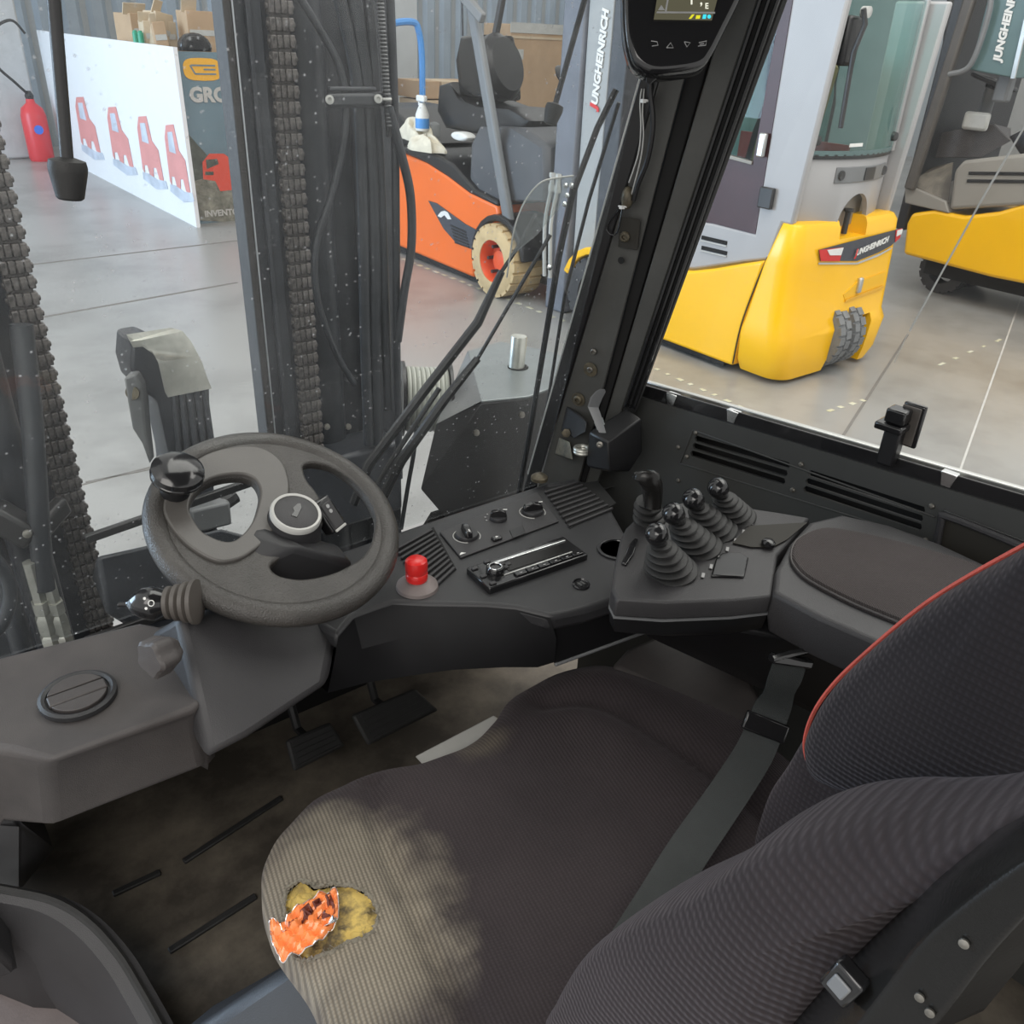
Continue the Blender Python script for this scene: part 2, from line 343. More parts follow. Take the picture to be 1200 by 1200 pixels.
# =============== CAB SHELL ===============
mb=MB(); mb.prism([V(p) for p in ((-.07,1.44,0),(-.055,1.25,0),(-.02,1.12,0),(.03,1.0,0),(.06,.85,0),(.07,-.2,0),(1.35,-.2,0),(1.35,1.44,0))],Z*-.04); fl=struct(mb.build('floor',M['matf']))
for (a,b) in (((132,1048),(188,1022)),((198,1115),(300,1050)),((215,1010),(330,935))):
    mb=MB(); p=at(*a,z=.003); q=at(*b,z=.003); mb.bar(p,q,.012,.007); mb.build('tread_strip',M['rubber'],fl,bevel=.002)
mb=MB(); mb.prism([V((-.12,1.40,0)),V((-.12,1.45,0)),V((-.12,1.30,.42)),V((-.12,1.10,.54)),V((-.12,1.065,.56)),V((-.12,1.25,.42))],X*1.25)
struct(mb.build('wall_front',M['matte'],bevel=.004))
mb=MB(); e_=[at(-60,960,z=.46),at(25,966,z=.46),at(64,996,z=.12),at(24,1044,z=.04),at(-60,1050,z=.04)]; mb.hull(e_+[p+V((0,.12,0)) for p in e_]); struct(mb.build('trim_1',M['plastic'],bevel=.01))
mb=MB(); mb.box((.56,.15,1.99),(1.32,1.7,.05)); struct(mb.build('ceiling',M['steel_dark'],bevel=.01))
# rear cab floor / door sill
PA=at(760,460,z=.77); PB=at(1200,590,z=.81)
wd=(PB-PA); wd.z=0; wd.normalize(); wn=V((wd.y,-wd.x,0))
if wn.x>0: wn=-wn     # points into the cab
def pw(px,py,off=0): return at(px,py,pl=(PA+wn*off,wn))
sl=(PB-PA)/( (PB-PA).dot(wd) )     # sill slope vector
def wl(s_,z): return PA+wd*s_+V((0,0,z-PA.z))
mw=basis(PA,wd,Z)
if mw.col[2].xyz.dot(wn)<0: flip=-1
else: flip=1
def w2(p): 
    q=p-PA; return (q.dot(wd),q.z)
S0,S1=-.10,1.05
def sz(s_): return (sl*s_).z
outer=[(S0,-.80),(S1,-.80),(S1,sz(S1)-.012),(S0,sz(S0)-.012)]
slots=[]
for (a,b) in (((50,340),(375,435)),((43,366),(366,463)),((35,392),(358,491)),((450,462),(848,592)),((441,490),(841,622)),((433,517),(837,652))):
    p=w2(pw(800+a[0]/3,400+a[1]/3)); q=w2(pw(800+b[0]/3,400+b[1]/3)); h=.0058
    slots.append([(p[0],p[1]-h),(q[0],q[1]-h),(q[0]+.003,q[1]),(q[0],q[1]+h),(p[0],p[1]+h),(p[0]-.003,p[1])])
me=curve_mesh([outer]+slots,.0025,mw)
wall=struct(finish('wall_right',me,M['panel'],smooth=False))
mb=MB(); c=PA+wd*(S0+S1)/2-wn*.045+V((0,0,-.42)); mb.box(c,(.012,S1-S0,.78),Matrix((wn,wd,Z)).transposed()); mb.build('backing_plate',M['matte'],wall)
def strip(a,b,wid=.004,th=.004,name='seam',mt='panel',off=.003):
    mb=MB(); mb.bar(pw(*a,off=off),pw(*b,off=off),th,wid); return mb.build(name,M[mt],wall,bevel=.0012)
strip((812,504),(1096,606),.003,.003); strip((797,543),(1086,632),.003,.003); strip((812,504),(797,543),.003,.003)
strip((1106,598),(1205,636),.003,.003)
for p in ((815.5,507),(939,544),(805,535),(929,574),(1092,593),(1085,633),(795,524),(795,563)):
    mb=MB(); q=pw(*p,off=.0025); mb.lathe([(.0045,0),(.0045,.002),(.003,.0038),(.0005,.0042)],q,wn,10); mb.build('rivet',M['bolt'],wall)
mb=MB(); pts=[pw(1106,606,.004),pw(1212,648,.004),pw(1212,700,.004),pw(1096,655,.004)]
mb.prism(pts,-wn*.002); mb.build('door_pocket',M['olive'],wall)  # flat sheet; its dark colour stands for the shade inside the pocket
mb=MB(); mb.tube(cat([pw(1095,658,.006),pw(1103,612,.008),pw(1112,606,.010),pw(1205,643,.010)],5),.0055,8); mb.build('pocket_rim',M['plastic_soft'],wall)
# sill channel with bright outer edge
mb=MB(); a=wl(S0,PA.z+sz(S0)); b=wl(S1,PA.z+sz(S1))
mb.bar(a-wn*.004+Z*-.004,b-wn*.004+Z*-.004,.004,.03); mb.bar(a-wn*.03+Z*-.03,b-wn*.03+Z*-.03,.05,.006)
tr=struct(mb.build('trim_2',M['gloss'],bevel=.001))
mb=MB(); mb.bar(a-wn*.038+Z*.0,b-wn*.038+Z*.0,.012,.014); mb.build('sill_edge',M['silver'],tr,bevel=.002,label='bright metal outer edge of sill')
for p in ((857,488),(1110,562),(786,468)):
    q=pw(*p); mb=MB(); mb.prism([q+wd*-.012+Z*.010,q+wd*.012+Z*.010,q+wd*.007-Z*.012,q-wd*.007-Z*.012],-wn*.014); mb.build('glass_clip',M['chrome'],tr,bevel=.001)
# side glass
mb=MB(); a2=wl(-.02,PA.z+.0)-wn*.03; b2=wl(S1,PA.z+.03)-wn*.03
mb.prism([a2,b2,b2+Z*.95,wl(.14,1.65)-wn*.03],-wn*.004); struct(mb.build('window_2',M['glass_clean'],smooth=False))
# windscreen
WP=V((0,1.17,.6)); WN=V((0,-1,-.2213)).normalized()
def wsp(px,py,off=0): return at(px,py,pl=(WP+V((0,off,0)),WN))
def wy(z): return 1.17-(z-.6)*.2213
mb=MB(); mb.prism([V((-.5,wy(.54),.54)),V((1.03,wy(.54),.54)),V((1.03,wy(1.7),1.7)),V((-.5,wy(1.7),1.7))],V((0,.005,0)))
struct(mb.build('window_1',M['glass'],smooth=False))
# right front pillar
lo=[(655,430,1.03),(672,430,1.045),(714,430,1.07),(727,430,1.083),(746,430,1.098),(763,430,1.11)]
hi=[(760,60,1.03),(783,60,1.045),(811,60,1.07),(836,60,1.083),(868,60,1.098),(896,60,1.11)]
def pil(i,z):
    a=at(lo[i][0],lo[i][1],x=lo[i][2]); b=at(hi[i][0],hi[i][1],x=hi[i][2]); t=(z-a.z)/(b.z-a.z); return a+(b-a)*t
def pilseg(i,j,mt,name,parent=None,dep=.03,zz=(.50,1.6),bev=.003,push=V((0,0,0))):
    rings=[]
    for z in zz:
        a=pil(i,z)+push;b=pil(j,z)+push; d=(b-a).normalized(); nn=V((-d.y,d.x,0)); 
        if nn.dot(V((1,1,0)))<0: nn=-nn
        rings.append([a,b,b+nn*dep,a+nn*dep])
    mb=MB(); mb.loft(rings); return mb.build(name,M[mt],parent,bevel=bev)
pl_=struct(pilseg(1,2,'pillar','trim_3',dep=.05))
pilseg(0,1,'black','windscreen_seal',pl_,push=V((-.004,-.002,0)))
pilseg(2,3,'matte','pillar_recess',pl_,push=V((.006,.006,0)))
pilseg(3,4,'pillar','pillar_flange',pl_)
pilseg(4,5,'matte','door_seal',pl_,dep=.02,zz=(.74,1.6),bev=0)
for f in (.1,.45,.8):
    mb=MB(); mb.tube([pil(4,z)+(pil(5,z)-pil(4,z))*f+V((-.002,-.002,0)) for z in(.75,1.2,1.6)],.0032,6); mb.build('seal_rib',M['gloss'],pl_)
mb=MB(); mb.tube([pil(0,z)+V((-.006,-.004,0)) for z in(.55,1.1,1.6)],.0016,6); mb.build('glass_edge',M['lightgrey'],pl_,label='pale line of the glass edge')
def onpil(px,py,off=0):
    a=pil(1,.8);b=pil(2,.8);c=pil(1,1.2); n=(b-a).cross(c-a).normalized()
    if n.x>0:n=-n
    return at(px,py,pl=(a+n*off,n)),n
def bolt(px,py,r,parent,mt='bolt',ring=None,off=.001,name='bolt'):
    q,n=onpil(px,py,off); mb=MB(); mb.lathe([(r,0),(r,r*.5),(r*.75,r*.75),(r*.45,r*.75),(r*.4,r*.35),(.0003,r*.3)],q,n,12); o=mb.build(name,M[mt],parent)
    if ring: mb=MB(); mb.lathe([(ring,0),(ring,.0015),(ring*.8,.002)],q,n,20); mb.build('washer',M['rust'],parent)
    return o
bolt(696,412,.006,pl_); bolt(692,433,.006,pl_,ring=.014); bolt(733,277,.009,pl_,'rust'); bolt(678,468,.009,pl_,'rust',ring=.014)
q,n=onpil(737,277,.001); mb=MB(); a_,b_,_=frame(n); mb.prism([q+a_*.018+b_*.03,q-a_*.018+b_*.03,q-a_*.018-b_*.02,q+a_*.018-b_*.02],n*.0015); mb.build('mount_plate',M['olive'],pl_,bevel=.003)
q,n=onpil(728,305,.0015); mb=MB(); mb.lathe([(.006,0),(.006,.0012),(.001,.0012)],q,n,10); mb.build('bolt_hole',M['matte'],pl_)

# =============== DOOR SILL & LEFT PARTS ===============
t=thing('door_sill_guard','dark curved plastic guard along the open doorway edge, left of the floor mat','guard',(.03,1.0,0))
top=cat([at(-40,1038,z=.21),at(8,1046,z=.20),at(60,1058,z=.185),at(100,1082,z=.16),at(135,1120,z=.13),at(160,1160,z=.10),at(190,1215,z=.07),at(210,1260,z=.03)],5)
lowb=cat([at(-40,1135,z=-.06),at(10,1140,z=-.06),at(30,1146,z=-.06),at(60,1163,z=-.06),at(95,1187,z=-.06),at(130,1215,z=-.06),at(165,1250,z=-.06),at(190,1290,z=-.06)],5)
mb=MB(); rings=[]
for k,p in enumerate(top): bq=lowb[k]; rings.append([p+V((-.018,0,-.006)),p+V((0,0,.004)),p+V((.02,0,-.004)),V((p.x+.022,p.y,-.15)),V((bq.x+.01,bq.y,-.2)),bq])
mb.loft(rings); mb.build('panel',M['plastic_soft'],t)
mb=MB(); mb.tube([p+V((.004,0,.002)) for p in top],.007,8); mb.build('edge_bead',M['rubber'],t)
mb=MB(); mb.hull([at(0,1138,z=-.12),at(60,1150,z=-.12),at(130,1180,z=-.12),at(190,1240,z=-.12),at(120,1330,z=-.12),at(-90,1320,z=-.12),at(-90,1150,z=-.12)]+[V((-.2,1.1,-.2)),V((.05,.7,-.2))])
o=mb.build('entry_step',M['step'],origin=(-.05,1.0,-.2),bevel=.01); tag(o,'pinkish grey entry step at the bottom left corner below the curved sill guard','step')
mb=MB(); mb.hull([at(-10,1045,z=.16),at(5,1055,z=.16),at(22,1140,z=.02),at(-10,1150,z=.02),at(-60,1140,z=0),at(-60,1050,z=.2)]+[at(-10,1045,z=.3)+V((-.05,.05,-.05))])
o=mb.build('door_jamb_cover',M['plastic_soft'],origin=at(-10,1140,z=0),bevel=.008); tag(o,'small dark plastic cover at the left picture edge in front of the sill guard','cover')
# left heater console
t=thing('heater_console','dusty dark plastic console box with a round air vent, left of the steering column','console',(.08,.93,.5))
zt=.62
tp=[at(-60,812,z=zt),at(-60,870,z=zt),at(10,880,z=zt),at(60,893,z=zt),at(226,832,z=zt),at(240,822,z=zt),at(236,790,z=zt),V((.225,1.02,zt)),V((.2,1.05,zt)),V((-.08,1.09,zt))]
zb=.47
def sh(p,dx,dy,z): return V((p.x+dx,p.y+dy,z))
bt=[sh(tp[0],0,.0,zb),sh(tp[1],0,-.03,zb),at(5,966,z=zb+.02),at(62,970,z=zb+.02),at(241,900,z=zb+.03),at(243,893,z=zb+.03),sh(tp[6],0,0,zb),sh(tp[7],0,0,zb),sh(tp[8],0,0,zb),sh(tp[9],0,0,zb)]
mid=[(a*.82+b*.18) for a,b in zip(tp,bt)]
mid=[V((a.x*1.0+(b.x-a.x)*.35,a.y+(b.y-a.y)*.45,a.z-.022)) for a,b in zip(tp,bt)]
mb=MB(); mb.loft([tp,mid,bt]); mb.build('body',M['plastic_dust'],t,bevel=.012,seg=3)
vc=at(92,817,z=zt+.001)
mb=MB(); mb.lathe([(.044,0),(.044,.006),(.040,.008),(.036,.006),(.036,.003),(.0005,.003)],vc,Z,32); vt=mb.build('air_vent',M['plastic'],t)
mb=MB()
for sgn in (-1,1):
    pts=[vc+V((.0335*math.cos(a),.0335*math.sin(a)+0*sgn,.003)) for a in [R(x) for x in range(20*1,161,10)]]
    if sgn<0: pts=[V((2*vc.x-p.x,2*vc.y-p.y,p.z)) for p in pts]
    mb.prism(pts,Z*.006)
mb.build('flap',M['plastic_dust'],vt,bevel=.001)
mb=MB(); mb.bar(vc+V((-.033,0,.006)),vc+V((.033,0,.006)),.019,.006); mb.build('louvre',M['plastic_dust'],vt,bevel=.002)

# =============== STEERING COLUMN ===============
t=thing('steering_column','dark plastic steering column cover with stalk and side knob, under the wheel','steering column',(.32,.92,.45))
f=[at(207,722,y=.915),at(243,890,y=.80),at(290,866,y=.795),at(384,803,y=.83),at(400,716,y=.93)]
bk=[V((.20,1.04,.60)),V((.22,1.02,.47)),V((.30,1.0,.45)),V((.45,1.0,.48)),V((.50,1.02,.60))]
mb=MB(); mb.hull(f+bk); mb.build('housing',M['plastic_soft'],t,bevel=.012,seg=3)
mb=MB(); mb.hull([at(235,690,y=.95),at(255,650,y=.97),at(300,615,y=.98),at(345,640,y=.93),at(400,640,y=.96),at(417,660,y=.94),at(410,690,y=.95),at(330,705,y=.94),V((.30,1.02,.66)),V((.42,1.03,.68)),V((.46,1.0,.66)),V((.25,1.0,.62))])
mb.build('upper_shroud',M['plastic'],t,bevel=.012,seg=3)
# tilt adjustment knob
q=at(196,764,y=.86); ax=V((-.9,-.35,.15))
mb=MB(); prof=[]
a_,b_,n_=frame(ax); rings=[]
for h,r in ((-.012,.012),(-.002,.020),(.004,.0225),(.022,.0225),(.026,.019),(.027,.004)):
    rings.append([q+n_*h+(a_*math.cos(x)+b_*math.sin(x))*r*(1+.1*math.cos(5*x)) for x in [2*math.pi*k/40 for k in range(40)]])
mb.loft(rings); mb.build('adjust_knob',M['plastic_dust'],t)
# stalk
e=at(235,705,y=.90); k1=at(148,708,y=.955); 
mb=MB(); d=(k1-e).normalized()
prof=[(.013,0)]
for i in range(4): prof+=[(.028-.0025*i,.004+i*.0105),(.028-.0025*i,.009+i*.0105),(.021-.0025*i,.011+i*.0105)]
prof+=[(.012,.048)]
sk=MB(); sk.lathe(prof,e,d,24); sk.build('stalk_bellows',M['brown'],t)
L=(k1-e).length; mb.lathe([(.008,.03),(.013,.040),(.019,.052),(.0215,L*.62),(.019,L*.78),(.011,L*.92),(.005,L*.97),(.0035,L*1.0),(.003,L*1.1),(.001,L*1.12)],e,d,20)
st=mb.build('stalk_knob',M['gloss'],t)
a_,b_,n_=frame(d)
for k,(u_,v_) in enumerate(((.052,.0),(.060,.006),(.058,-.006))):
    q=e+d*(u_-.0); mb=MB(); up=(CAM-q).normalized(); up=(up-d*up.dot(d)).normalized(); sd=d.cross(up)
    (mb.ring(q+up*.0208+sd*v_,up,.0035,.0006,16,6) if k==0 else mb.lathe([(.0018,0),(.0018,.0008),(.0002,.0008)],q+up*.0205+sd*v_,up,8)); mb.build('stalk_symbol',M['white'],st)
# switch pod
q=at(383,604,y=.985); ax=V((.1,-.45,.9)).normalized(); xd=(at(400,628,y=.97)-at(372,585,y=1.0)).normalized(); ax=(ax-xd*ax.dot(xd)).normalized(); sd=ax.cross(xd)
mb=MB(); mb.box(q,(.052,.030,.022),Matrix((xd,sd,ax)).transposed()); sw=mb.build('switch_pod',M['gloss'],t,bevel=.004)
mb=MB(); mb.box(q+ax*.0115+xd*.002,(.040,.019,.003),Matrix((xd,sd,ax)).transposed()); mb.build('rocker',M['plastic_soft'],sw,bevel=.002)
for k in (-.012,-.004):
    mb=MB(); mb.lathe([(.003,0),(.003,.0006),(.0004,.0006)],q+ax*.0132+xd*k,ax,10); mb.build('switch_symbol',M['btn'],sw)
mb=MB(); mb.box(q+ax*.012+xd*.024,(.004,.022,.003),Matrix((xd,sd,ax)).transposed()); mb.build('switch_edge',M['lightgrey'],sw,bevel=.001)

# =============== STEERING WHEEL ===============
tl=R(23); ln=R(5)
wnm=V((math.sin(ln),-math.sin(tl),math.cos(tl))).normalized(); wC=at(325,612,z=.742)
wa=wnm.cross(V((0,-1,0))).normalized(); wa=(Y.cross(wnm)).normalized(); wb=wnm.cross(wa)
def wp(px,py,off=0):
    p=at(px,py,pl=(wC+wnm*off,wnm)); q=p-wC; return (q.dot(wa),q.dot(wb))
t=thing('steering_wheel','dark textured steering wheel with a pale hub ring, pale insert and black spinner knob','steering wheel',wC)
RM=.157
mb=MB(); a0=wa
rings=[]; N=72
def rimr(th): return 1
for i in range(N):
    th=2*math.pi*i/N; d=wa*math.cos(th)+wb*math.sin(th)
    rings.append([wC+d*(RM+.0165*math.cos(2*math.pi*k/14))+wnm*.0155*math.sin(2*math.pi*k/14) for k in range(14)])
rs=[[mb.bm.verts.new(p) for p in q] for q in rings]
for i in range(N):
    for j in range(14): mb.bm.faces.new((rs[i][j],rs[i][(j+1)%14],rs[(i+1)%N][(j+1)%14],rs[(i+1)%N][j]))
mb.build('rim',M['wheel'],t)
LH=[wp(*p,off=.006) for p in ((218,600),(227,577),(247,563),(277,558),(297,563),(306,577),(305,593),(297,617),(280,637),(263,641),(243,634),(230,624))]
RH=[wp(*p,off=.006) for p in ((352,547),(365,542),(387,546),(408,558),(426,575),(439,595),(443,614),(439,636),(428,655),(408,668),(387,677),(356,683),(330,680),(317,673),(313,664),(322,655),(345,643),(366,628),(376,610),(375,593),(366,577),(356,564))]
def sm2(l,n=4): return [(p.x,p.y) for p in cat([(a,b,0) for a,b in l],n,True)]
out=[(.150*math.cos(2*math.pi*k/64),.150*math.sin(2*math.pi*k/64)) for k in range(64)]
mm=basis(wC+wnm*.002,wa,wb)
LHs=sm2(LH); RHs=sm2(RH)
finish('spoke_plate',curve_mesh([out,LHs,RHs],.004,mm,.004),M['wheel'],t)
INS=[wp(*p,off=.012) for p in ((194,592),(200,613),(220,637),(247,654),(267,657),(290,648),(318,622),(336,580),(332,550),(319,534),(300,526),(277,526),(250,532),(228,544),(205,565))]
rinse=[]
for a,b in INS:
    l=math.hypot(a,b); k=min(1,.146/l); rinse.append((a*k,b*k))
finish('spoke_insert',curve_mesh([sm2(rinse),LHs],.005,basis(wC+wnm*.007,wa,wb),.003),M['wheel_in'],t,label='paler grey insert around the left opening')
hc=wp(347,601,off=.03); hC=wC+wa*hc[0]+wb*hc[1]
mb=MB(); mb.lathe([(.050,-.06),(.046,-.03),(.040,.0),(.036,.018),(.034,.026)],hC,wnm,36); hb=mb.build('hub',M['plastic'],t)
mb=MB(); mb.lathe([(.0350,.024),(.0353,.030),(.0335,.0335),(.0300,.0325),(.0300,.028)],hC,wnm,40); mb.build('hub_ring',M['offwhite'],t,label='pale grey ring around the horn cap')
mb=MB(); mb.lathe([(.0299,.026),(.0299,.0315),(.026,.033),(.012,.0345),(.0005,.035)],hC,wnm,36); mb.build('horn_cap',M['plastic_soft'],hb)
hx=(at(362,578,pl=(hC,wnm))-at(345,618,pl=(hC,wnm))).normalized(); hy=wnm.cross(hx)
q=hC+wnm*.0345
mb=MB()
pts=[q+hx*u+hy*v for u,v in ((-.012,-.004),(.008,-.005),(.015,-.001),(.013,.003),(.002,.0065),(-.003,.003),(-.012,.0045))]
mb.prism(pts,wnm*.001); mb.build('emblem',M['gloss'],hb,bevel=.0004)
# spinner knob
kb=wp(205,578,off=.012); kB=wC+wa*kb[0]+wb*kb[1]
mb=MB(); mb.lathe([(.019,0),(.019,.024),(.016,.034),(.020,.04)],kB,wnm,28); kn=mb.build('spinner_post',M['black'],t)
mb=MB(); mb.lathe([(.018,.036),(.030,.040),(.0335,.045),(.0335,.048),(.0325,.049),(.034,.051),(.033,.058),(.026,.064),(.013,.067),(.0005,.068)],kB,wnm,40); mb.build('spinner_cap',M['gloss'],kn)

# =============== DASHBOARD ===============
DZ=.62
t=thing('dashboard','dark moulded dashboard shelf with vents, heater dials and radio, beyond the seat','dashboard',(.75,.92,.5))
def dz(px,py,z=DZ): return at(px,py,z=z)
ridge=[dz(396,745),dz(415,722),dz(460,706),dz(500,708),dz(570,709),dz(605,712),dz(645,722),dz(685,714),dz(722,702),dz(790,700)]
back=[V((1.0,.74,DZ)),V((1.0,.84,DZ)),dz(735,628),dz(712,587),dz(694,566),dz(672,560),dz(640,565),dz(520,604),dz(400,645),dz(300,690)]
ridge=ridge; top_=ridge+back
mb=MB(); low=[p+V((0,0,-.03)) for p in top_]
mb.loft([top_,low]); mb.build('top_shelf',M['plastic'],t,bevel=.009,seg=3)
lowf=[at(384,812,z=.50),at(430,800,z=.50),at(480,792,z=.52),at(530,785,z=.53),at(590,782,z=.53),at(630,782,z=.52),at(650,776,z=.515)]
upf=[ridge[0],ridge[1],ridge[2],ridge[3],ridge[4],ridge[5],ridge[6]]
midf=[(a+b)/2+V((-.004,-.012,.012)) for a,b in zip(upf,lowf)]
dn=V((0,.16,-.03))
mb=MB(); mb.loft([[p+V((0,0,-.004)) for p in upf],midf,lowf,[p+V((0,.12,-.02)) for p in lowf],[p+V((0,.14,-.02)) for p in upf]],cap=False,closed=False); mb.build('front_skirt',M['skirt'],t)
mb=MB(); mb.hull([ridge[6]+Z*-.004,ridge[7]+Z*-.004,ridge[8]+Z*-.004,at(650,779,z=.51),at(765,737,z=.51),at(775,690,z=.6),ridge[6]+V((0,.1,-.01)),at(650,779,z=.51)+V((0,.12,0)),at(765,737,z=.51)+V((.05,.1,0))]); mb.build('side_skirt',M['skirt'],t,bevel=.008)
mb=MB(); mb.bar(at(650,779,z=.51),at(765,737,z=.51),.006,.006); mb.build('skirt_edge',M['greypan'],t,bevel=.002)
mb=MB(); mb.lathe([(.009,0),(.009,.004),(.006,.004),(.005,.001),(.0005,.001)],at(428,724,z=.605),V((-.2,-.6,.8)),14); mb.build('screw',M['gloss'],t)
def dgrille(p00,p10,p01,p11,n,mt='plastic_soft'):
    """raised slats between two side edges"""
    a,b,c,d=[dz(*p,z=DZ+.003) for p in (p00,p10,p01,p11)]
    for i in range(n):
        f=(i+.5)/n; q=a+(c-a)*f; r_=b+(d-b)*f; mb=MB(); mb.bar(q,r_,.0048,.005); mb.build('grille_slat',M[mt],g,bevel=.0012)
def zq(pts,z,th,name,mt,parent,**k): mb=MB(); mb.prism([dz(*p,z=z) for p in pts],V((0,0,th))); return mb.build(name,M[mt],parent,**k)
g=zq([(638,572),(700,564),(722,590),(668,620)],DZ,.001,'grille','matte',t)
g.data.materials[0]=M['matte']
dgrille((637,575),(676,563),(668,619),(720,598),9)
g=zq([(470,642),(508,618),(535,668),(480,684)],DZ,.001,'grille','matte',t)
dgrille((462,642),(505,619),(500,700),(534,668),11)
# heater control panel
cp=zq([(515,625),(630,578),(655,612),(540,655)],DZ+.001,.003,'control_panel','gloss',t,bevel=.0015); cp.data.materials[0]=M['plastic_soft']
hd=(dz(630,578)-dz(515,625)).normalized()
def dial(px,py,r,ang,rr=None,nm='dial'):
    q=dz(px,py,z=DZ+.004); mb=MB()
    if rr: mb.ring(q,Z,rr,.0008,40,6,(30,330)); o=mb.build('dial_scale',M['lightgrey'],cp); mb=MB()
    mb.lathe([(r,0),(r,.004),(r*.93,.006),(.0005,.006)],q,Z,30); a=R(ang); d=V((math.cos(a),math.sin(a),0)); s_=V((-d.y,d.x,0))
    kn=mb.build(nm,M['plastic'],cp); mb=MB()
    rings=[]
    for u,wd_,h in ((-.95,.22,.008),(-.8,.34,.015),(0,.36,.019),(.8,.34,.015),(.95,.22,.008)):
        c_=q+d*r*u; rings.append([c_+s_*r*wd_+Z*.005,c_+s_*r*wd_*.75+Z*h,c_-s_*r*wd_*.75+Z*h,c_-s_*r*wd_+Z*.005])
    mb.loft(rings); mb.build('dial_grip',M['gloss'],cp,bevel=.0015)
    mb=MB(); mb.box(q+d*r*.72+Z*.0185,(.007,.0016,.001),Matrix((d,s_,Z)).transposed()); mb.build('pointer',M['white'],cp)
dial(547,628,.0195,-110,.0225); dial(584,608,.015,-35); dial(624,600,.019,-20,.0225)
for k in range(6):
    a=R(20+k*30); q=dz(583,607,z=DZ+.005)+V((math.cos(a),math.sin(a),0))*.021; mb=MB(); mb.box(q,(.0025,.0025,.0008)); mb.build('scale_mark',M['btn'],cp)
q=dz(582,631,z=DZ+.006); mb=MB(); mb.box(q,(.017,.011,.006),Matrix.Rotation(R(-4),3,'Z')); mb.build('push_button',M['gloss'],cp,bevel=.002)
mb=MB(); mb.box(q+Z*.0033,(.004,.003,.0008)); mb.build('button_mark',M['white'],cp)
zq([(597,622),(612,616),(616,625),(601,631)],DZ+.004,.0012,'blank_plate','black',cp,bevel=.0005)
q=dz(542,649,z=DZ+.0045); mb=MB(); mb.prism([q+V((-.006,-.001,0)),q+V((.006,-.001,0)),q+V((.004,.001,0)),q+V((.001,.004,0)),q+V((-.002,.003,0)),q+V((-.004,.001,0))],Z*.0005); mb.build('airflow_symbol',M['white'],cp)
# car radio
ra,rb,rc,rdd=dz(547,668),dz(566,704),dz(690,660),dz(664,629)
ux=(rc-rb).normalized(); uy=Z.cross(ux)
cR=(ra+rb+rc+rdd)/4; RW=.188; RH_=.066
mr=Matrix((ux,uy,Z)).transposed()
def rp(u,v,h=0): return cR+ux*(u*RW/2)+uy*(v*RH_/2)+Z*h
mb=MB(); mb.box(rp(0,0,.004),(RW,RH_,.014),mr); rad=mb.build('radio',M['gloss'],t,bevel=.0025)
mb=MB(); mb.box(rp(.13,.62,.0115),(RW*.80,.006,.003),mr); mb.build('radio_trim',M['chrome'],rad,bevel=.001,label='bright metal strip along the top edge')
mb=MB(); mb.box(rp(.1,-.45,.0115),(RW*.70,.0025,.002),mr); mb.build('radio_trim',M['silver'],rad,bevel=.0006)
mb=MB(); mb.box(rp(.12,.08,.0112),(RW*.58,.024,.0015),mr); mb.build('radio_display',M['greypan'],rad,bevel=.0005); bpy.data.objects['radio_display'].data.materials[0]=M['shell']
for k in range(6):
    mb=MB(); mb.box(rp(-.34+k*.235,-.72,.0125),(RW*.105,.011,.004),mr); mb.build('radio_button',M['gloss'],rad,bevel=.001)
    mb=MB(); mb.box(rp(-.34+k*.235,-.78,.0147),(.004,.0016,.0004),mr); mb.build('radio_button_mark',M['btn'],rad)
for u,v in ((-.9,.7),(-.9,-.05),(-.88,-.75),(-.45,.38),(-.45,.05),(-.36,.22),(-.62,.9)):
    mb=MB(); mb.box(rp(u,v,.0122),(.010,.007,.003),mr); mb.build('radio_key',M['plastic_soft'],rad,bevel=.001)
mb=MB(); mb.lathe([(.0145,.01),(.0145,.018),(.0125,.021),(.009,.021),(.009,.0195),(.0005,.0195)],rp(-.66,.0),Z,28); mb.build('radio_knob',M['gloss'],rad)
mb=MB(); mb.ring(rp(-.66,0,.0212),Z,.0095,.0009,28,6); mb.build('knob_ring',M['chrome'],rad)
# emergency stop
es=dz(489,688)
mb=MB(); mb.lathe([(.032,0),(.031,.005),(.021,.013),(.017,.014)],es,Z,32); eb=mb.build('emergency_stop_base',M['brown'],t,label='grey round collar of the red stop button'); eb.data.materials[0]=M['step']
ax=V((.0,.05,1)).normalized()
mb=MB(); mb.lathe([(.0155,.013),(.0165,.018),(.0165,.024),(.0150,.026),(.0165,.029),(.017,.040),(.016,.046),(.012,.0495),(.0005,.051)],es,ax,32); mb.build('emergency_stop_button',M['red'],eb,label='glossy red mushroom push button')
# usb socket
q=dz(681,686); nn=V((-.05,-.12,1)).normalized()
mb=MB(); mb.lathe([(.0135,-.002),(.0135,.002),(.0115,.0035),(.010,.0015),(.0005,.0015)],q+Z*.001,nn,28); us=mb.build('usb_socket',M['gloss'],t)
mb=MB()
for k in(-.003,.003): mb.box(q+V((k,0,.0035)),(.0035,.010,.001))
mb.build('usb_port',M['chrome'],us)
# cup holder
q=dz(722,645)
mb=MB(); mb.lathe([(.030,-.001),(.031,.003),(.028,.0045),(.026,.003),(.025,-.02),(.023,-.04),(.0005,-.04)],q,Z,32); ch=mb.build('cup_holder',M['plastic'],t)
mb=MB(); mb.lathe([(.0255,.0042),(.0005,.0042)],q-Z*.0,Z,32); mb.build('cup_holder_well',M['matte'],ch)
mb=MB(); mb.ring(q+Z*.006,Z,.022,.0015,20,6,(60,200)); mb.build('cup_holder_arm',M['gloss'],ch)
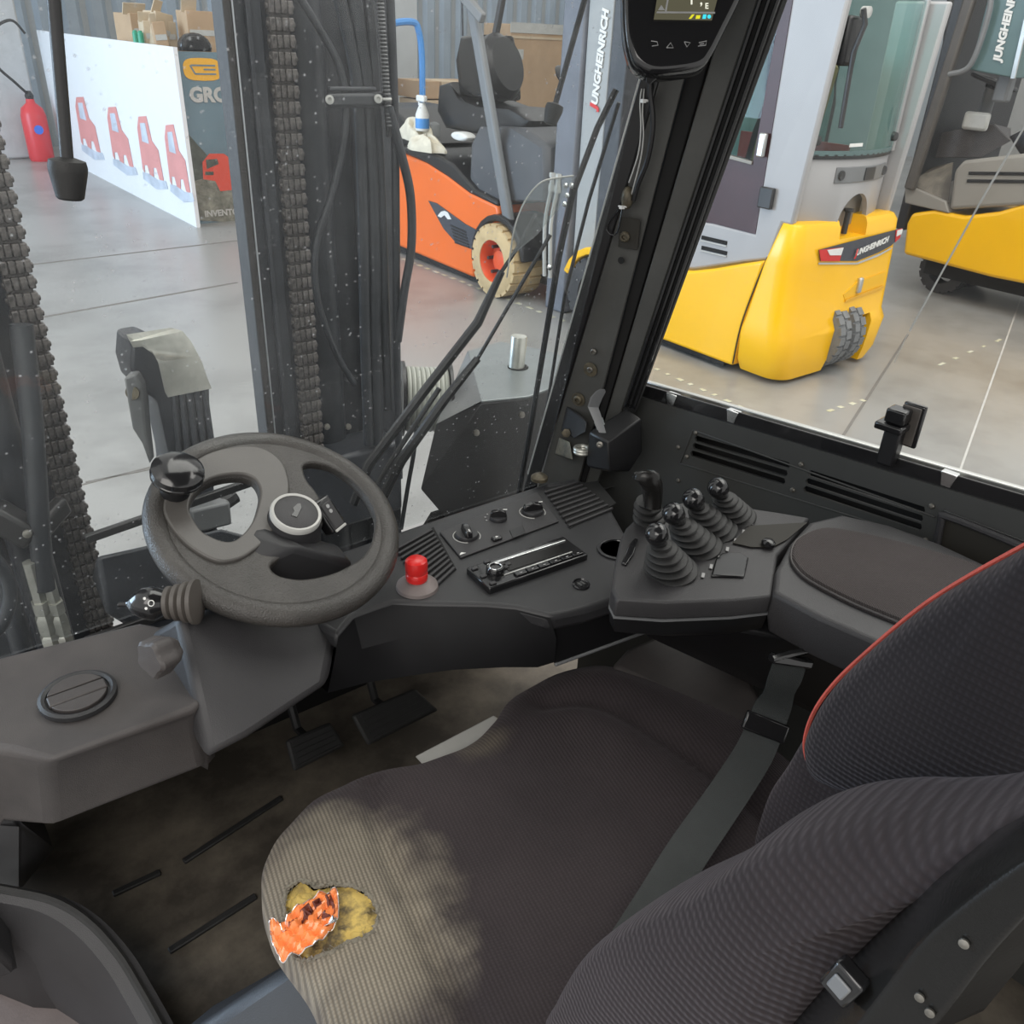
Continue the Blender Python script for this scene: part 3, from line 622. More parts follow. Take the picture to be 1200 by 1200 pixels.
# =============== PEDALS ===============
def pedal(c4,label,zz=.13):
    t=None; pts=[at(*p,z=z) for p,z in c4]; c=sum(pts,V((0,0,0)))/4
    t=thing('pedal',label,'pedal',V((c.x,c.y+.05,0)))
    n=(pts[1]-pts[0]).cross(pts[3]-pts[0]).normalized()
    if n.z<0:n=-n
    mb=MB(); mb.prism(pts,-n*.012); mb.build('pedal_pad',M['rubber'],t,bevel=.006)
    for k in range(5):
        f=(k+.7)/5.4; mb=MB(); a=pts[0]*(1-f)+pts[3]*f; b=pts[1]*(1-f)+pts[2]*f; mb.bar(a*.9+b*.1+n*.001,a*.1+b*.9+n*.001,.004,.003,n); mb.build('tread_rib',M['rubber'],t)
    mb=MB(); mb.tube([c-n*.01,c+V((0,.08,-.02)),c+V((0,.14,.10))],.009,8); mb.build('pedal_arm',M['steel_dark'],t)
pedal([((412,838),.17),((487,806),.17),((515,832),.12),((432,874),.12)],'wide black rubber pedal nearest the seat front')
pedal([((335,868),.16),((388,846),.16),((406,874),.11),((345,905),.11)],'smaller black rubber pedal under the steering column')
# =============== ARMREST CONSOLE ===============
AZ=.72
def az(px,py,z=AZ): return at(px,py,z=z)
t=thing('armrest_console','dark grey armrest console with lever pod, right of the seat','armrest console',(.95,.55,.0))
# lever pod
pod=[az(716,690),az(719,668),az(727,630),az(733,618),az(750,602),az(800,588),az(862,592),az(915,600),az(950,606),az(912,650),az(905,698),az(860,703),az(780,706),az(722,702)]
def grow(pts,dzv,f=1.0,dx=0,dy=0):
    c=sum(pts,V((0,0,0)))/len(pts); return [c+(p-c)*f+V((dx,dy,dzv)) for p in pts]
mb=MB(); mb.loft([grow(pod,0,.985),grow(pod,-.006,1.0),grow(pod,-.028,1.0)]); mb.build('lever_pod',M['plastic_soft'],t,bevel=.003)
mb=MB(); mb.loft([grow(pod,-.028,1.003),grow(pod,-.031,1.003)]); mb.build('pod_seam',M['greypan'],t)
mb=MB(); mb.loft([grow(pod,-.031,.995),grow(pod,-.055,.97,.0,.0),grow(pod,-.075,.88,.02,0)]); mb.build('pod_underside',M['black'],t)
# arm body
arm=[az(905,698),az(908,672),az(925,640),az(948,615),az(985,606),az(1040,618),az(1100,640),az(1160,668),az(1230,705),az(1240,800),az(1160,800),az(1040,762),az(960,727)]
mb=MB(); mb.loft([grow(arm,.006,.97),grow(arm,.002,1.0),grow(arm,-.03,1.01),grow(arm,-.06,.96)]); mb.build('arm_body',M['plastic_soft'],t,bevel=.003)
padp=[(927,651),(933,634),(953,623),(977,621),(1033,632),(1100,650),(1160,669),(1225,700),(1225,780),(1160,772),(1053,729),(1000,707),(950,681),(932,665)]
pc=cat([az(*p,z=AZ+.010) for p in padp],3,True)
mb=MB(); mb.loft([grow(pc,-.008,1),grow(pc,.001,1),grow(pc,.005,.975),grow(pc,.006,.9),grow(pc,.0065,.4)]); 
M['pad']=fabric('armrest_fabric',(.04,.034,.033),(.058,.05,.048),130,(0,0,.6))
mb.build('arm_pad',M['pad'],t)
mb=MB(); mb.tube(pc+[pc[0]],.0018,6); mb.build('pad_piping',M['plastic_dust'],t)
# tray and inset button
tr_=[az(855,640),az(870,622),az(900,605),az(948,612),az(925,632),az(908,645)]
mb=MB(); mb.prism([p+Z*.002 for p in [az(858,638),az(878,618),az(946,614),az(922,634),az(905,643),az(880,643)]],Z*.001); mb.build('coin_tray',M['olive'],t)  # flat sheet with the recess shade put into its dark colour
mb=MB(); q=az(900,638,z=AZ+.004); mb.lathe([(.010,0),(.010,.004),(.007,.007),(.0005,.008)],q,Z,20); mb.build('arm_button',M['gloss'],t)
mb=MB(); mb.prism([az(833,677),az(838,658),(az(846,650)),az(868,650),az(877,656),az(872,678)],Z*.004); mb.build('flap_switch',M['gloss'],t,bevel=.003)
mb=MB(); mb.hull([az(833,677),az(872,678),at(832,681,z=.70),at(872,682,z=.70),az(838,672),az(872,672)]); mb.build('flap_front',M['gloss'],t)
mb=MB(); mb.prism([az(728,662),az(737,640),(az(743,633)),az(748,634),az(742,652),az(734,664)],Z*.004); mb.build('pod_switch',M['gloss'],t,bevel=.0015)
for k in range(7):
    q=az(824+k*9.5,674-k*10.2,z=AZ+.0022); mb=MB(); mb.box(q,(.011,.004,.0006),Matrix.Rotation(R(35),3,'Z')); mb.build('lever_symbol',M['btn'],t)
# support
mb=MB(); mb.hull([at(728,712,z=.67),at(905,703,z=.68),at(750,742,z=.60),at(882,800,z=.47),at(905,712,z=.66),at(1040,770,z=.64),at(1000,850,z=.42)]+[V((1.1,.60,.66)),V((1.05,.72,.62)),V((1.1,.4,.4)),V((1.1,.6,.4))]); mb.build('console_support',M['black'],t,bevel=.008)
mb=MB(); mb.tube([at(898,704,z=.675),at(880,745,z=.60),at(868,775,z=.55)],.0016,6); mb.build('support_seam',M['gloss'],t)
# levers
def bell(base,top,r0,r1,n,parent):
    ax=(top-base); prof=[(r0*1.03,0)]
    for i in range(n):
        f=i/n; r=r0+(r1-r0)*f; s=1/n
        prof+=[(r*1.03,f+s*.06),(r*1.03,f+s*.20),(r*.97,f+s*.30),(r*.68,f+s*.40),(r*.62,f+s*.85)]
    prof+=[(r1*.9,1.0),(r1*.5,1.03)]
    a_,b_,n_=frame((Z*1.0+ax.normalized()*.5).normalized())
    mb=MB(); mb.loft([[base+ax*h+r*(a_*math.cos(2*math.pi*k/28)+b_*math.sin(2*math.pi*k/28)) for k in range(28)] for r,h in prof]); return mb.build('bellows',M['rubber'],parent,angle=50)
for bx,by,kx,ky,r in ((786,668,770,627,.032),(818,640,790,603,.030),(838,621,813,586,.029),(862,605,842,573,.027)):
    b=az(bx,by,z=AZ+.002); k=az(kx,ky,z=.792); ax=(k-b).normalized()
    mb=MB(); mb.tube([b,k],.005,8); lv=mb.build('control_lever',M['gloss'],t)
    bell(b,b+(k-b)*.76,r*1.12,.016,5,lv)
    mb=MB(); mb.lathe([(.009,-.022),(.010,-.013),(.014,-.006),(.0152,.002),(.0138,.010),(.008,.015),(.0005,.016)],k,ax,28); mb.build('lever_knob',M['gloss'],lv,angle=80)
b=az(761,608,z=AZ+.002); k=az(757,573,z=.80); ax=(k-b).normalized()
mb=MB(); mb.tube([b,k],.006,8); lv=mb.build('control_lever',M['gloss'],t,label='taller paddle shaped lever')
bell(b,b+(k-b)*.62,.024,.018,3,lv)
side=V((Rv.x,Rv.y,0)).normalized(); fw=Z.cross(side)
rings=[]
for px,py,z,wd_,dp in ((765,594,.772,.0125,.010),(766,582,.786,.013,.011),(765,573,.798,.0145,.013),(762,566,.808,.0175,.014),(758,560,.816,.020,.014),(758,555,.823,.018,.011),(760,552,.828,.009,.005)):
    c=az(px,py,z=z); rings.append([c+side*wd_*math.cos(a)+fw*dp*math.sin(a) for a in [2*math.pi*i/18 for i in range(18)]])
mb=MB(); mb.loft(rings); mb.build('lever_grip',M['shell'],lv)
# side box beside the seat
mb=MB(); zb=.46
tp=[az(735,758,z=zb),az(782,738,z=zb),az(830,752,z=zb),az(885,800,z=zb),az(905,850,z=zb),az(880,862,z=zb),az(770,806,z=zb),az(715,780,z=zb)]
mb.loft([tp,[p+V((0,0,-.012)) for p in tp],[p+V((0,0,-.4)) for p in tp]]); o=mb.build('seat_side_cover',M['plastic_dust'],origin=(.9,.6,0),bevel=.012,seg=3); tag(o,'smooth dark plastic cover beside the seat below the lever pod','cover')
# =============== SEAT ===============
t=thing('driver_seat','worn dark charcoal fabric operator seat with a torn corner showing foam','seat',(.55,.5,0))
ct=V(at(385,1072,z=.455)) ; seatO=V((.55,.5,0))
def loc(p): return tuple(V(p)-seatO)
stains=[(loc(ct+V((-.0,.01,0))),.15,(.25,.22,.17),.75),(loc(at(440,1145,z=.45)),.10,(.25,.22,.17),.6),(loc(at(385,985,z=.45)),.07,(.2,.18,.14),.35),(loc(at(560,868,z=.44)),.05,(.2,.17,.12),.35)]
M['seat']=fabric('seat_fabric',(.026,.021,.023),(.046,.037,.039),62,(0,0,R(12)),stains)
M['back']=fabric('backrest_fabric',(.022,.017,.018),(.035,.027,.028),44,(0,R(82),0))
M['upper']=fabric('upper_back_fabric',(.009,.0075,.009),(.017,.014,.015),60,(0,R(85),0))
ol=[(311,1040),(316,1005),(340,965),(380,925),(440,893),(500,880),(555,857),(580,835),(600,812),(650,786),(700,779),(750,795),(810,820),(868,850)]
op=[at(*p,z=.44) for p in ol]+[V((.90,.50,.44)),V((.885,.38,.44)),V((.82,.27,.44)),V((.6,.22,.44)),V((.38,.24,.44))]+[at(480,1290,z=.44),at(392,1205,z=.44),at(362,1150,z=.44),at(321,1092,z=.44)]
oc=cat(op,9,True); cc=V((.56,.5,.44)); NR=64
# crease curves (in plan)
c1=cat([at(*p,z=.46) for p in ((437,905),(440,960),(470,1040),(505,1110),(560,1210))],8)
c2=cat([at(*p,z=.46) for p in ((640,818),(700,825),(780,868),(870,930),(930,1000))],8)
def dist(p,c): return min((V((p.x,p.y,0))-V((q.x,q.y,0))).length for q in c)
hp=[at(*p,z=.465) for p in ((334,1045),(340,1035),(354,1031),(367,1038),(380,1040),(393,1038),(417,1042),(433,1053),(443,1071),(438,1091),(425,1102),(408,1106),(394,1114),(368,1119),(350,1116),(339,1103),(335,1086),(333,1065))]
def inpoly(p,poly):
    c=False; n=len(poly)
    for i in range(n):
        a,b=poly[i],poly[i-1]
        if (a.y>p.y)!=(b.y>p.y) and p.x<(b.x-a.x)*(p.y-a.y)/(b.y-a.y)+a.x: c=not c
    return c
def smooth(a,b,x): t_=max(0,min(1,(x-a)/(b-a))); return t_*t_*(3-2*t_)
def ctop(p,s):
    u=(p.x-.53)/.33; h=.452+.026*abs(u)**2.5
    h+=-.014*math.exp(-(dist(p,c1)/.014)**2)-.016*math.exp(-(dist(p,c2)/.02)**2)+.006*math.exp(-((dist(p,c2)-.05)/.03)**2)
    if p.x<.42: h+=.008*smooth(.42,.30,p.x)
    h+=.010*math.exp(-((p.x-.78)/.09)**2-((p.y-.68)/.09)**2)
    h-=.035*s**9; h+=.0012*math.sin(p.x*70+p.y*30)
    return h
rings=[]
for i in range(1,NR+1):
    s=(i/NR)**.75; ring=[]
    for q in oc:
        p=cc+(q-cc)*s; p.z=ctop(p,s); ring.append(p)
    rings.append(ring)
last=rings[-1]
for dz_,f in ((-.012,1.012),(-.03,1.016),(-.055,1.01),(-.08,.985),(-.11,.95)):
    rings.append([cc+(V((p.x,p.y,cc.z))-cc)*f+V((0,0,p.z-cc.z+dz_)) for p in last])
mb=MB(); mb.loft(rings)
dead=[f for f in mb.bm.faces if inpoly(f.calc_center_median(),hp) and f.calc_center_median().z>.39]
bmesh.ops.delete(mb.bm,geom=dead,context='FACES')
cu=mb.build('seat_cushion',M['seat'],t,angle=60)
def topz(p):
    # height of the cushion surface above p: find ring parameter
    d=V((p.x-cc.x,p.y-cc.y,0)); best=1
    ang=math.atan2(d.y,d.x); L=d.length; mn=9
    for q in oc:
        e=V((q.x-cc.x,q.y-cc.y,0)); a=abs((math.atan2(e.y,e.x)-ang+math.pi)%(2*math.pi)-math.pi)
        if a<mn: mn=a; best=L/e.length
    return ctop(p,min(1,best))
# foam in the tear
def rnd(p,k=1.0): return math.sin(p.x*170*k+1)*math.sin(p.y*150*k)+.6*math.sin(p.x*420*k)*math.cos(p.y*390*k)
mb=MB(); hc_=sum(hp,V((0,0,0)))/len(hp); hs=cat(hp,4,True); rg=[]
for i in range(1,15):
    s=i/14; r_=[]
    for q in hs:
        p=hc_+(q-hc_)*s*1.02; ss=((cc-p).length/max(.01,.36)); p.z=topz(p)-.009+.0045*rnd(p)-.004*(1-s); r_.append(p)
    rg.append(r_)
mb.loft(rg); fo=mb.build('torn_foam',M['foam'],t,label='yellow foam showing through the tear')
rim=[]; 
for i,p in enumerate(cat(hp,8,True)):
    q=V(p); q.x+=random.uniform(-.0012,.0012); q.y+=random.uniform(-.0012,.0012); q.z=topz(p)-.001+random.uniform(-.001,.001); rim.append(q)
rim.append(rim[0]); mb=MB(); mb.tube(rim,[.0022+random.uniform(-.0008,.001) for _ in rim],6); mb.build('frayed_edge',M['fray'],cu)
mb=MB()
for k in range(150):
    p=random.choice(rim); d=V((random.uniform(-1,1),random.uniform(-1,1),random.uniform(0,.7))).normalized(); mb.tube([p,p+d*.004,p+d*.008+V((random.uniform(-.002,.002),)*2+(0,))],.0003,3)
o=mb.build('loose_threads',M['fray'],t); o['kind']='stuff'
# foil wrapper
wz=.478
wpn=[(335,1079),(345,1066),(362,1054),(378,1046),(393,1043),(396,1052),(396,1074),(388,1088),(374,1102),(358,1112),(342,1120),(330,1125),(326,1117),(319,1104),(316,1084),(318,1077),(327,1082),(333,1095)]
wo=[at(*p,z=wz) for p in wpn]; wc=at(360,1086,z=wz+.004)
def crum(p,s): return .0028*(math.sin(p.x*420+p.y*130)+math.sin(p.y*510-p.x*230))*(.5+.5*s)
def wrap(ptsw,mt,name,parent,dzz,n=9,org=None):
    c=sum(ptsw,V((0,0,0)))/len(ptsw); mb=MB(); rs_=[]
    for i in range(1,n+1):
        r_=[]
        for q in ptsw:
            p=c+(q-c)*(i/n); p.z=wz+crum(p,1)+dzz; r_.append(p)
        rs_.append(r_)
    vs=[[mb.bm.verts.new(p) for p in r_] for r_ in rs_]; m_=len(ptsw)
    mb.bm.faces.new(vs[0])
    for i in range(n-1):
        for j in range(m_): mb.bm.faces.new((vs[i][j],vs[i][(j+1)%m_],vs[i+1][(j+1)%m_],vs[i+1][j]))
    o=mb.build(name,mt,parent,angle=15,origin=org); sd=o.modifiers.new('s','SOLIDIFY'); sd.thickness=.0006; return o
M['wrap']=mat('orange_wrapper',(.9,.27,.08),.3,var=.25,vscale=30,coat=.5)
M['foil']=mat('foil',(.7,.68,.68),.22,metal=.8,var=.2,vscale=60); M['maro']=mat('brown_print',(.13,.03,.02),.35,var=.3,vscale=80)
wt=wrap(cat(wo,3,True),M['wrap'],'candy_wrapper',None,0,org=wc); tag(wt,'crumpled orange foil wrapper stuffed in the torn seat corner','wrapper')
for pl in (((352,1068),(362,1060),(367,1066),(362,1075),(354,1080)),((366,1060),(374,1052),(378,1060),(370,1068)),((381,1052),(387,1045),(392,1062),(392,1070),(384,1062)),((371,1074),(381,1066),(388,1074),(378,1077)),((338,1080),(348,1073),(344,1082),(338,1086)),((356,1070),(366,1072),(360,1080))):
    wrap([at(*p,z=wz) for p in pl],M['maro'],'printed_patch',wt,.0009,4)
wrap([at(*p,z=wz) for p in ((380,1082),(394,1070),(395,1080),(380,1089))],M['foil'],'foil_patch',wt,.001,3,None)
mb=MB(); e=[V((p.x,p.y,wz+crum(p,1))) for p in cat(wo,4,True)]; mb.tube(e+[e[0]],.0007,5); mb.build('foil_edge',M['foil'],wt)
# base cover under the cushion
mb=MB(); mb.hull([at(395,1110,z=.30),at(345,1125,z=.27),at(230,1190,z=.12),at(150,1260,z=.10),at(560,1300,z=.30),at(500,1500,z=.12)]+[V((.8,.66,.3)),V((.8,.3,.3)),V((.3,.25,.05)),V((.8,.66,.05)),V((.25,.62,.05))]); mb.build('base_cover',M['bluegrey'],t,bevel=.015)
mb=MB(); mb.hull([at(486,886,z=.40),at(578,838,z=.405),at(581,842,z=.395),at(503,881,z=.39)]+[V((.5,.55,.385)),V((.7,.6,.385))]); mb.build('cushion_pan',M['lightgrey'],t,bevel=.002,label='pale plastic pan edge showing under the cushion front')
# backrest: left bolster, shaped in side profile and carried across the seat width
def prof(pxs,x): return cat([at(*p,x=x) for p in pxs],5,True)
bolL=prof([(648,1205),(660,1165),(695,1110),(757,1065),(830,1030),(895,985),(950,962),(1020,955),(1085,958),(1150,955),(1215,945),(1230,975),(1120,1030),(1020,1120),(960,1190),(900,1260),(700,1290)],.36)
bolL=[p-X*.03 for p in bolL]; mb=MB(); mb.puff(bolL,X*.10,.04,6,.012); mb.build('left_bolster',M['back'],t,angle=80)
lumb=prof([(760,1110),(820,1060),(900,1010),(1000,985),(1150,975),(1300,960),(1300,1000),(1100,1100),(950,1230),(800,1260)],.44)
mb=MB(); mb.puff(lumb,X*.36,.03,4); mb.build('backrest_pad',M['back'],t,angle=80)
rb_=prof([(893,985),(898,960),(912,920),(935,885),(960,845),(985,830),(1030,860),(1080,900),(1060,960),(980,1000),(930,1015),(903,1005)],.66)
rb_=[p-X*.03 for p in rb_]; mb=MB(); mb.puff(rb_,X*.12,.03,5,.004); mb.build('right_bolster',M['back'],t,angle=80)
up=prof([(953,868),(962,838),(985,800),(1030,755),(1085,710),(1140,675),(1200,642),(1290,590),(1420,640),(1400,860),(1260,925),(1180,938),(1130,940),(1060,932),(1000,918),(962,900)],.5)
up=[p-X*.035 for p in up]; mb=MB(); mb.puff(up,X*.36,.035,6,.01); mb.build('upper_pad',M['upper'],t,angle=80)
pp=[at(p[0]-2.5,p[1]-2,x=.500) for p in ((962,912),(950,896),(946,870),(957,836),(983,800),(1030,756),(1085,711),(1140,676),(1205,640))]
mb=MB(); mb.tube(cat(pp,6),.0018,6); mb.build('piping',M['pipe_red'],t,label='red piping along the upper pad edge')
# plastic back shell
sh_o=[(905,1215),(965,1150),(1030,1085),(1100,1015),(1210,950),(1300,905)]; sh_m=[(985,1230),(1040,1160),(1085,1100),(1150,1045),(1215,1000),(1300,960)]; sh_i=[(1085,1215),(1120,1170),(1150,1130),(1185,1090),(1215,1062),(1300,1000)]
ra_=cat([at(*p,x=.345) for p in sh_o],5); rb2=cat([at(*p,x=.302) for p in sh_m],5); rc_=cat([at(*p,x=.302) for p in sh_i],5)
ra_=[V(p) for p in ra_]
rings=[[a,(a*.5+b*.5)+V((-.008,0,.004)),b+V((-.0,0,0)),c_,c_+V((.04,-.01,-.005)),a+V((.05,0,-.02))] for a,b,c_ in zip(ra_,rb2,rc_)]
mb=MB(); mb.loft(rings); shl=mb.build('back_shell',M['shell'],t,bevel=.004,seg=3)
for px,py in ((1130,1105),(1078,1168),(1090,1186)):
    q=at(px,py,x=.301); mb=MB(); mb.lathe([(.0022,0),(.0022,.0012),(.0005,.0018)],q,V((-1,-.2,.2)),12); mb.build('shell_screw',M['bolt'],shl)
q=at(990,1150,x=.306); mb=MB(); a=at(975,1163,x=.306);b=at(1005,1133,x=.306); ud=(b-a).normalized(); nn=V((-1,0,.1)).normalized(); sd=ud.cross(nn)
mm_=Matrix((ud,sd,nn)).transposed()
mb.box(q,(.024,.017,.010),mm_); bk_=mb.build('buckle',M['gloss'],t,bevel=.002)
mb=MB(); mb.box(q+nn*.0055,(.012,.010,.002),mm_); mb.build('buckle_plate',M['greypan'],bk_,bevel=.001)
# far structure behind at the bottom right
mb=MB(); mb.prism([V((.28,-.3,.0)),V((1.3,-.3,.0)),V((1.3,-.12,.0)),V((.28,-.12,.0))],Z*.45); o=struct(mb.build('wall_rear',M['olive'],bevel=.01))
# =============== SEAT BELT ===============
t=thing('seat_belt','black lap belt crossing the right side of the seat cushion','seat belt',(.86,.48,.5))
ctr=[(928,770,.655),(918,800,.62),(903,835,.575),(885,880,.535),(850,935,.51),(805,1000,.495),(770,1058,.487),(735,1115,.48)]
cp_=cat([at(a,b,z=c) for a,b,c in ctr],5); wdv=[]
rings=[]
for i,p in enumerate(cp_):
    d=(cp_[min(i+1,len(cp_)-1)]-cp_[max(0,i-1)]).normalized(); f=i/(len(cp_)-1)
    v=(p-CAM).normalized(); nrm=V((.15,-.2,1)) ; s_=d.cross(nrm).normalized()
    if s_.x<0: s_=-s_
    n2=s_.cross(d).normalized(); hw=.0245
    rings.append([p-s_*hw-n2*.0008,p+s_*hw-n2*.0008,p+s_*hw+n2*.0008,p-s_*hw+n2*.0008])
mb=MB(); mb.loft(rings); mb.build('webbing',M['belt'],t,angle=30)
def clampat(i,ln_,th,name,mt):
    p=cp_[i]; d=(cp_[i+1]-cp_[i-1]).normalized(); s_=d.cross(V((.15,-.2,1))).normalized(); n2=s_.cross(d).normalized()
    mb=MB(); mb.box(p,(.060,ln_,th),Matrix((s_,d,n2)).transposed()); return mb.build(name,M[mt],t,bevel=.003)
clampat(12,.026,.010,'belt_keeper','gloss'); clampat(1,.012,.016,'belt_anchor','gloss')
mb=MB(); p=cp_[0]; mb.tube([p+V((-.03,.01,.004)),p+V((.034,-.008,.004))],.005,8); mb.build('anchor_bar',M['gloss'],t)
# =============== DISPLAY ===============
mc=at(800,20,d=1.12); mn_=V((-.52,-.72,.42)).normalized(); 
def mp_(px,py,off=0): return at(px,py,pl=(mc+mn_*off,mn_))
t=thing('terminal_display','black operator display terminal with small lit screen, top of the right pillar','display',mc)
out_=[(734,-70),(732,-10),(733,30),(737,55),(746,74),(766,84),(800,82),(824,76),(836,62),(850,35),(872,-10),(895,-70)]
o0=cat([mp_(*p) for p in out_],4,True)
mb=MB(); mb.loft([grow(o0,0,.95),[p-mn_*.006 for p in grow(o0,0,1)],[p-mn_*.03 for p in grow(o0,0,1.0)],[p-mn_*.042 for p in grow(o0,0,.93)]]); mb.build('display_case',M['gloss'],t,bevel=.004)
mb=MB(); mb.prism([mp_(*p,.0015) for p in ((779,-60),(856,-60),(834,24),(766,23))],mn_*.001); sc_=mb.build('screen',M['screen'],t)
mb=MB(); mb.prism([mp_(*p,.003) for p in ((769,15.5),(838,16),(838,14),(770,13.5))],mn_*.0003); mb.build('screen_line',M['btn'],sc_)
mb=MB(); mb.prism([mp_(*p,.003) for p in ((779,14),(785,-20),(787,-20),(781,14))],mn_*.0003); mb.build('screen_line',M['btn'],sc_)
sx=(mp_(840,20)-mp_(770,19)).normalized(); sy=mn_.cross(sx)
mb=MB(); mb.prism([mp_(*p,.003) for p in ((771,12),(779,12),(775,6))],mn_*.0003); mb.build('warning_triangle',M['btn'],sc_)
for a,b,mt in ((807,20,'scr_y'),(814,20,'scr_y'),):
    pass
mb=MB(); mb.prism([mp_(*p,.003) for p in ((807,22),(810,22),(814,17),(811,17))],mn_*.0003); mb.build('screen_icon',M['scr_y'],sc_)
mb=MB(); mb.prism([mp_(*p,.003) for p in ((815,22),(820,22),(821,18),(816,18))],mn_*.0003); mb.build('screen_icon',M['scr_y'],sc_)
mb=MB(); mb.prism([mp_(*p,.003) for p in ((823,22),(827,22),(828,17),(824,17))],mn_*.0003); mb.build('screen_icon',M['scr_c'],sc_)
mb=MB(); mb.lathe([(.0025,0),(.0025,.0003)],mp_(831,19.5,.003),mn_,12); mb.build('screen_icon',M['scr_c'],sc_)
text('screen_digits','1 ,°',M['scr_w'],sc_,mp_(806,5,.003),sx,sy,.020)
text('screen_letter','E',M['scr_w'],sc_,mp_(826,10,.003),sx,sy,.010)
def glyph(pts,cl=False):
    q=[mp_(*p,.002) for p in pts]; mb=MB(); mb.tube(q+([q[0]] if cl else []),.0006,5); mb.build('button_symbol',M['btn'],t)
glyph([(763,48),(770,49),(771,53),(764,54)]); glyph([(781,56),(789,56),(786,50)],True); glyph([(802,49),(809,50),(805,55)],True); glyph([(819,50),(828,48),(827,53),(818,54)]); glyph([(820,52),(825,51)])
mb=MB(); mb.hull([mp_(757,84,-.02),mp_(775,88,-.02),mp_(762,100,-.02),mp_(757,98,-.02),mp_(757,84,-.035),mp_(770,88,-.035)]); mb.build('bracket_neck',M['black'],t,bevel=.002)
# cables on the pillar
t=thing('display_cable','thin grey and black cables tied down the right front pillar','cable',at(738,240,x=1.03))
def oc_(px,py,off=.012): return onpil(px,py,off)[0]
def wire(pts,r,mt,name='wire'):
    mb=MB(); mb.tube(cat([oc_(*p) for p in pts],6),r,6); return mb.build(name,M[mt],t)
wire([(762,86),(762,110),(765,135),(764,160),(758,190),(748,215),(742,235)],.004,'black','cable')
wire([(752,104),(750,120),(751,150),(748,180),(737,214)],.0012,'lightgrey'); wire([(755,104),(753,130),(754,160),(750,190),(740,228)],.0012,'lightgrey')
wire([(730,240),(716,258),(711,268),(716,275),(723,273),(727,258),(730,240)],.0013,'gloss')
for px,py,r in ((756,118,.0055),(731,242,.008)):
    q=oc_(px,py); mb=MB(); mb.ring(q,V((.1,.1,1)),r,.0016,16,6); mb.box(q+V((-.008,-.004,0)),(.007,.006,.005)); mb.build('cable_tie',M['white'],t)
mb=MB(); mb.ball(oc_(735,232,.010),.013,10,(.8,.8,1.4)); mb.build('connector',M['rust'],t)
# =============== DOOR LATCH ===============
t=thing('door_latch','black door latch box with a small lever handle at the foot of the right pillar','latch',at(715,520,x=1.04))
def lx(px,py,x=1.02): return at(px,py,x=x)
mb=MB(); mb.hull([lx(690,506),lx(712,518),lx(686,544),lx(690,548),lx(715,553),lx(712,519)]+[at(735,478,x=1.09),at(752,490,x=1.10),at(753,530,x=1.10),at(738,553,x=1.08),lx(697,505,1.04)]); mb.build('latch_case',M['black'],t,bevel=.004)
mb=MB(); rings=[]
for px,py,w_ in ((706,507,.006),(700,490,.008),(695,477,.009),(699,466,.010),(704,459,.008),(706,456,.004)):
    c=lx(px,py,1.0); rings.append([c+side*w_*math.cos(a)+V((-.4,.6,0))*w_*.6*math.sin(a) for a in [2*math.pi*i/12 for i in range(12)]])
mb.loft(rings); mb.build('latch_handle',M['greypan'],t)
mb=MB(); mb.hull([lx(696,495,1.01),lx(706,489,1.01),lx(709,497,1.01),lx(700,504,1.01),lx(700,497,1.016)]); mb.build('latch_tab',M['zinc'],t)
mb=MB(); mb.lathe([(.006,0),(.006,.003),(.003,.004),(.0005,.003)],lx(703,521,1.012),V((-.8,-.5,.2)),12); mb.build('latch_screw',M['bolt'],t)
mb=MB(); mb.ring(lx(682,526,1.02),V((0,0,1)),.013,.004,20,8); mb.ring(lx(682,529,1.02),V((0,0,1)),.013,.004,20,8); mb.build('striker_ring',M['zinc'],t)
t2=thing('hinge_bracket','greasy steel hinge bracket bolted at the foot of the right pillar','bracket',at(670,520,x=1.05))
mb=MB(); mb.hull([lx(664,476,1.05),lx(678,483,1.05),lx(688,494,1.03),lx(687,506,1.03),lx(672,514,1.04),lx(657,505,1.05),lx(660,478,1.08),lx(687,492,1.07)]); mb.build('bracket_block',M['steel_dark'],t2,bevel=.003)
mb=MB(); mb.hull([lx(655,512,1.045),lx(668,518,1.04),lx(672,540,1.03),lx(650,532,1.045),lx(660,530,1.07)]); mb.build('bracket_foot',M['rust'],t2,bevel=.002)
mb=MB(); mb.lathe([(.009,0),(.009,.006),(.005,.007),(.0005,.006)],lx(664,507,1.04),V((-.7,-.6,.2)),6); mb.build('bracket_bolt',M['rust'],t2)
mb=MB(); mb.lathe([(.016,0),(.016,.006),(.008,.012),(.0005,.012)],at(632,562,z=.63),V((0,0,1)),14); mb.build('hinge_cap',M['rust'],t2)
# =============== SILL CATCH BLOCK ===============
ca=pw(1050,520,.0); t=thing('window_catch','black plastic window catch standing on the right side sill','window catch',ca)
mat3=Matrix((wd,wn,Z)).transposed()
def sb(u,v,h,su,sv,sh_,name,mt='gloss',b=.003): mb=MB(); mb.box(ca+wd*u+wn*v+Z*h,(su,sv,sh_),mat3); return mb.build(name,M[mt],t,bevel=b)
sb(-.006,.0,.0,.026,.024,.07,'catch_stem','black'); sb(-.010,.008,.028,.042,.034,.012,'catch_ledge'); sb(-.006,.006,.046,.030,.028,.022,'catch_block'); sb(.008,-.014,.030,.034,.008,.068,'catch_plate'); sb(.006,-.008,.030,.028,.004,.060,'catch_gasket','brown',.001)
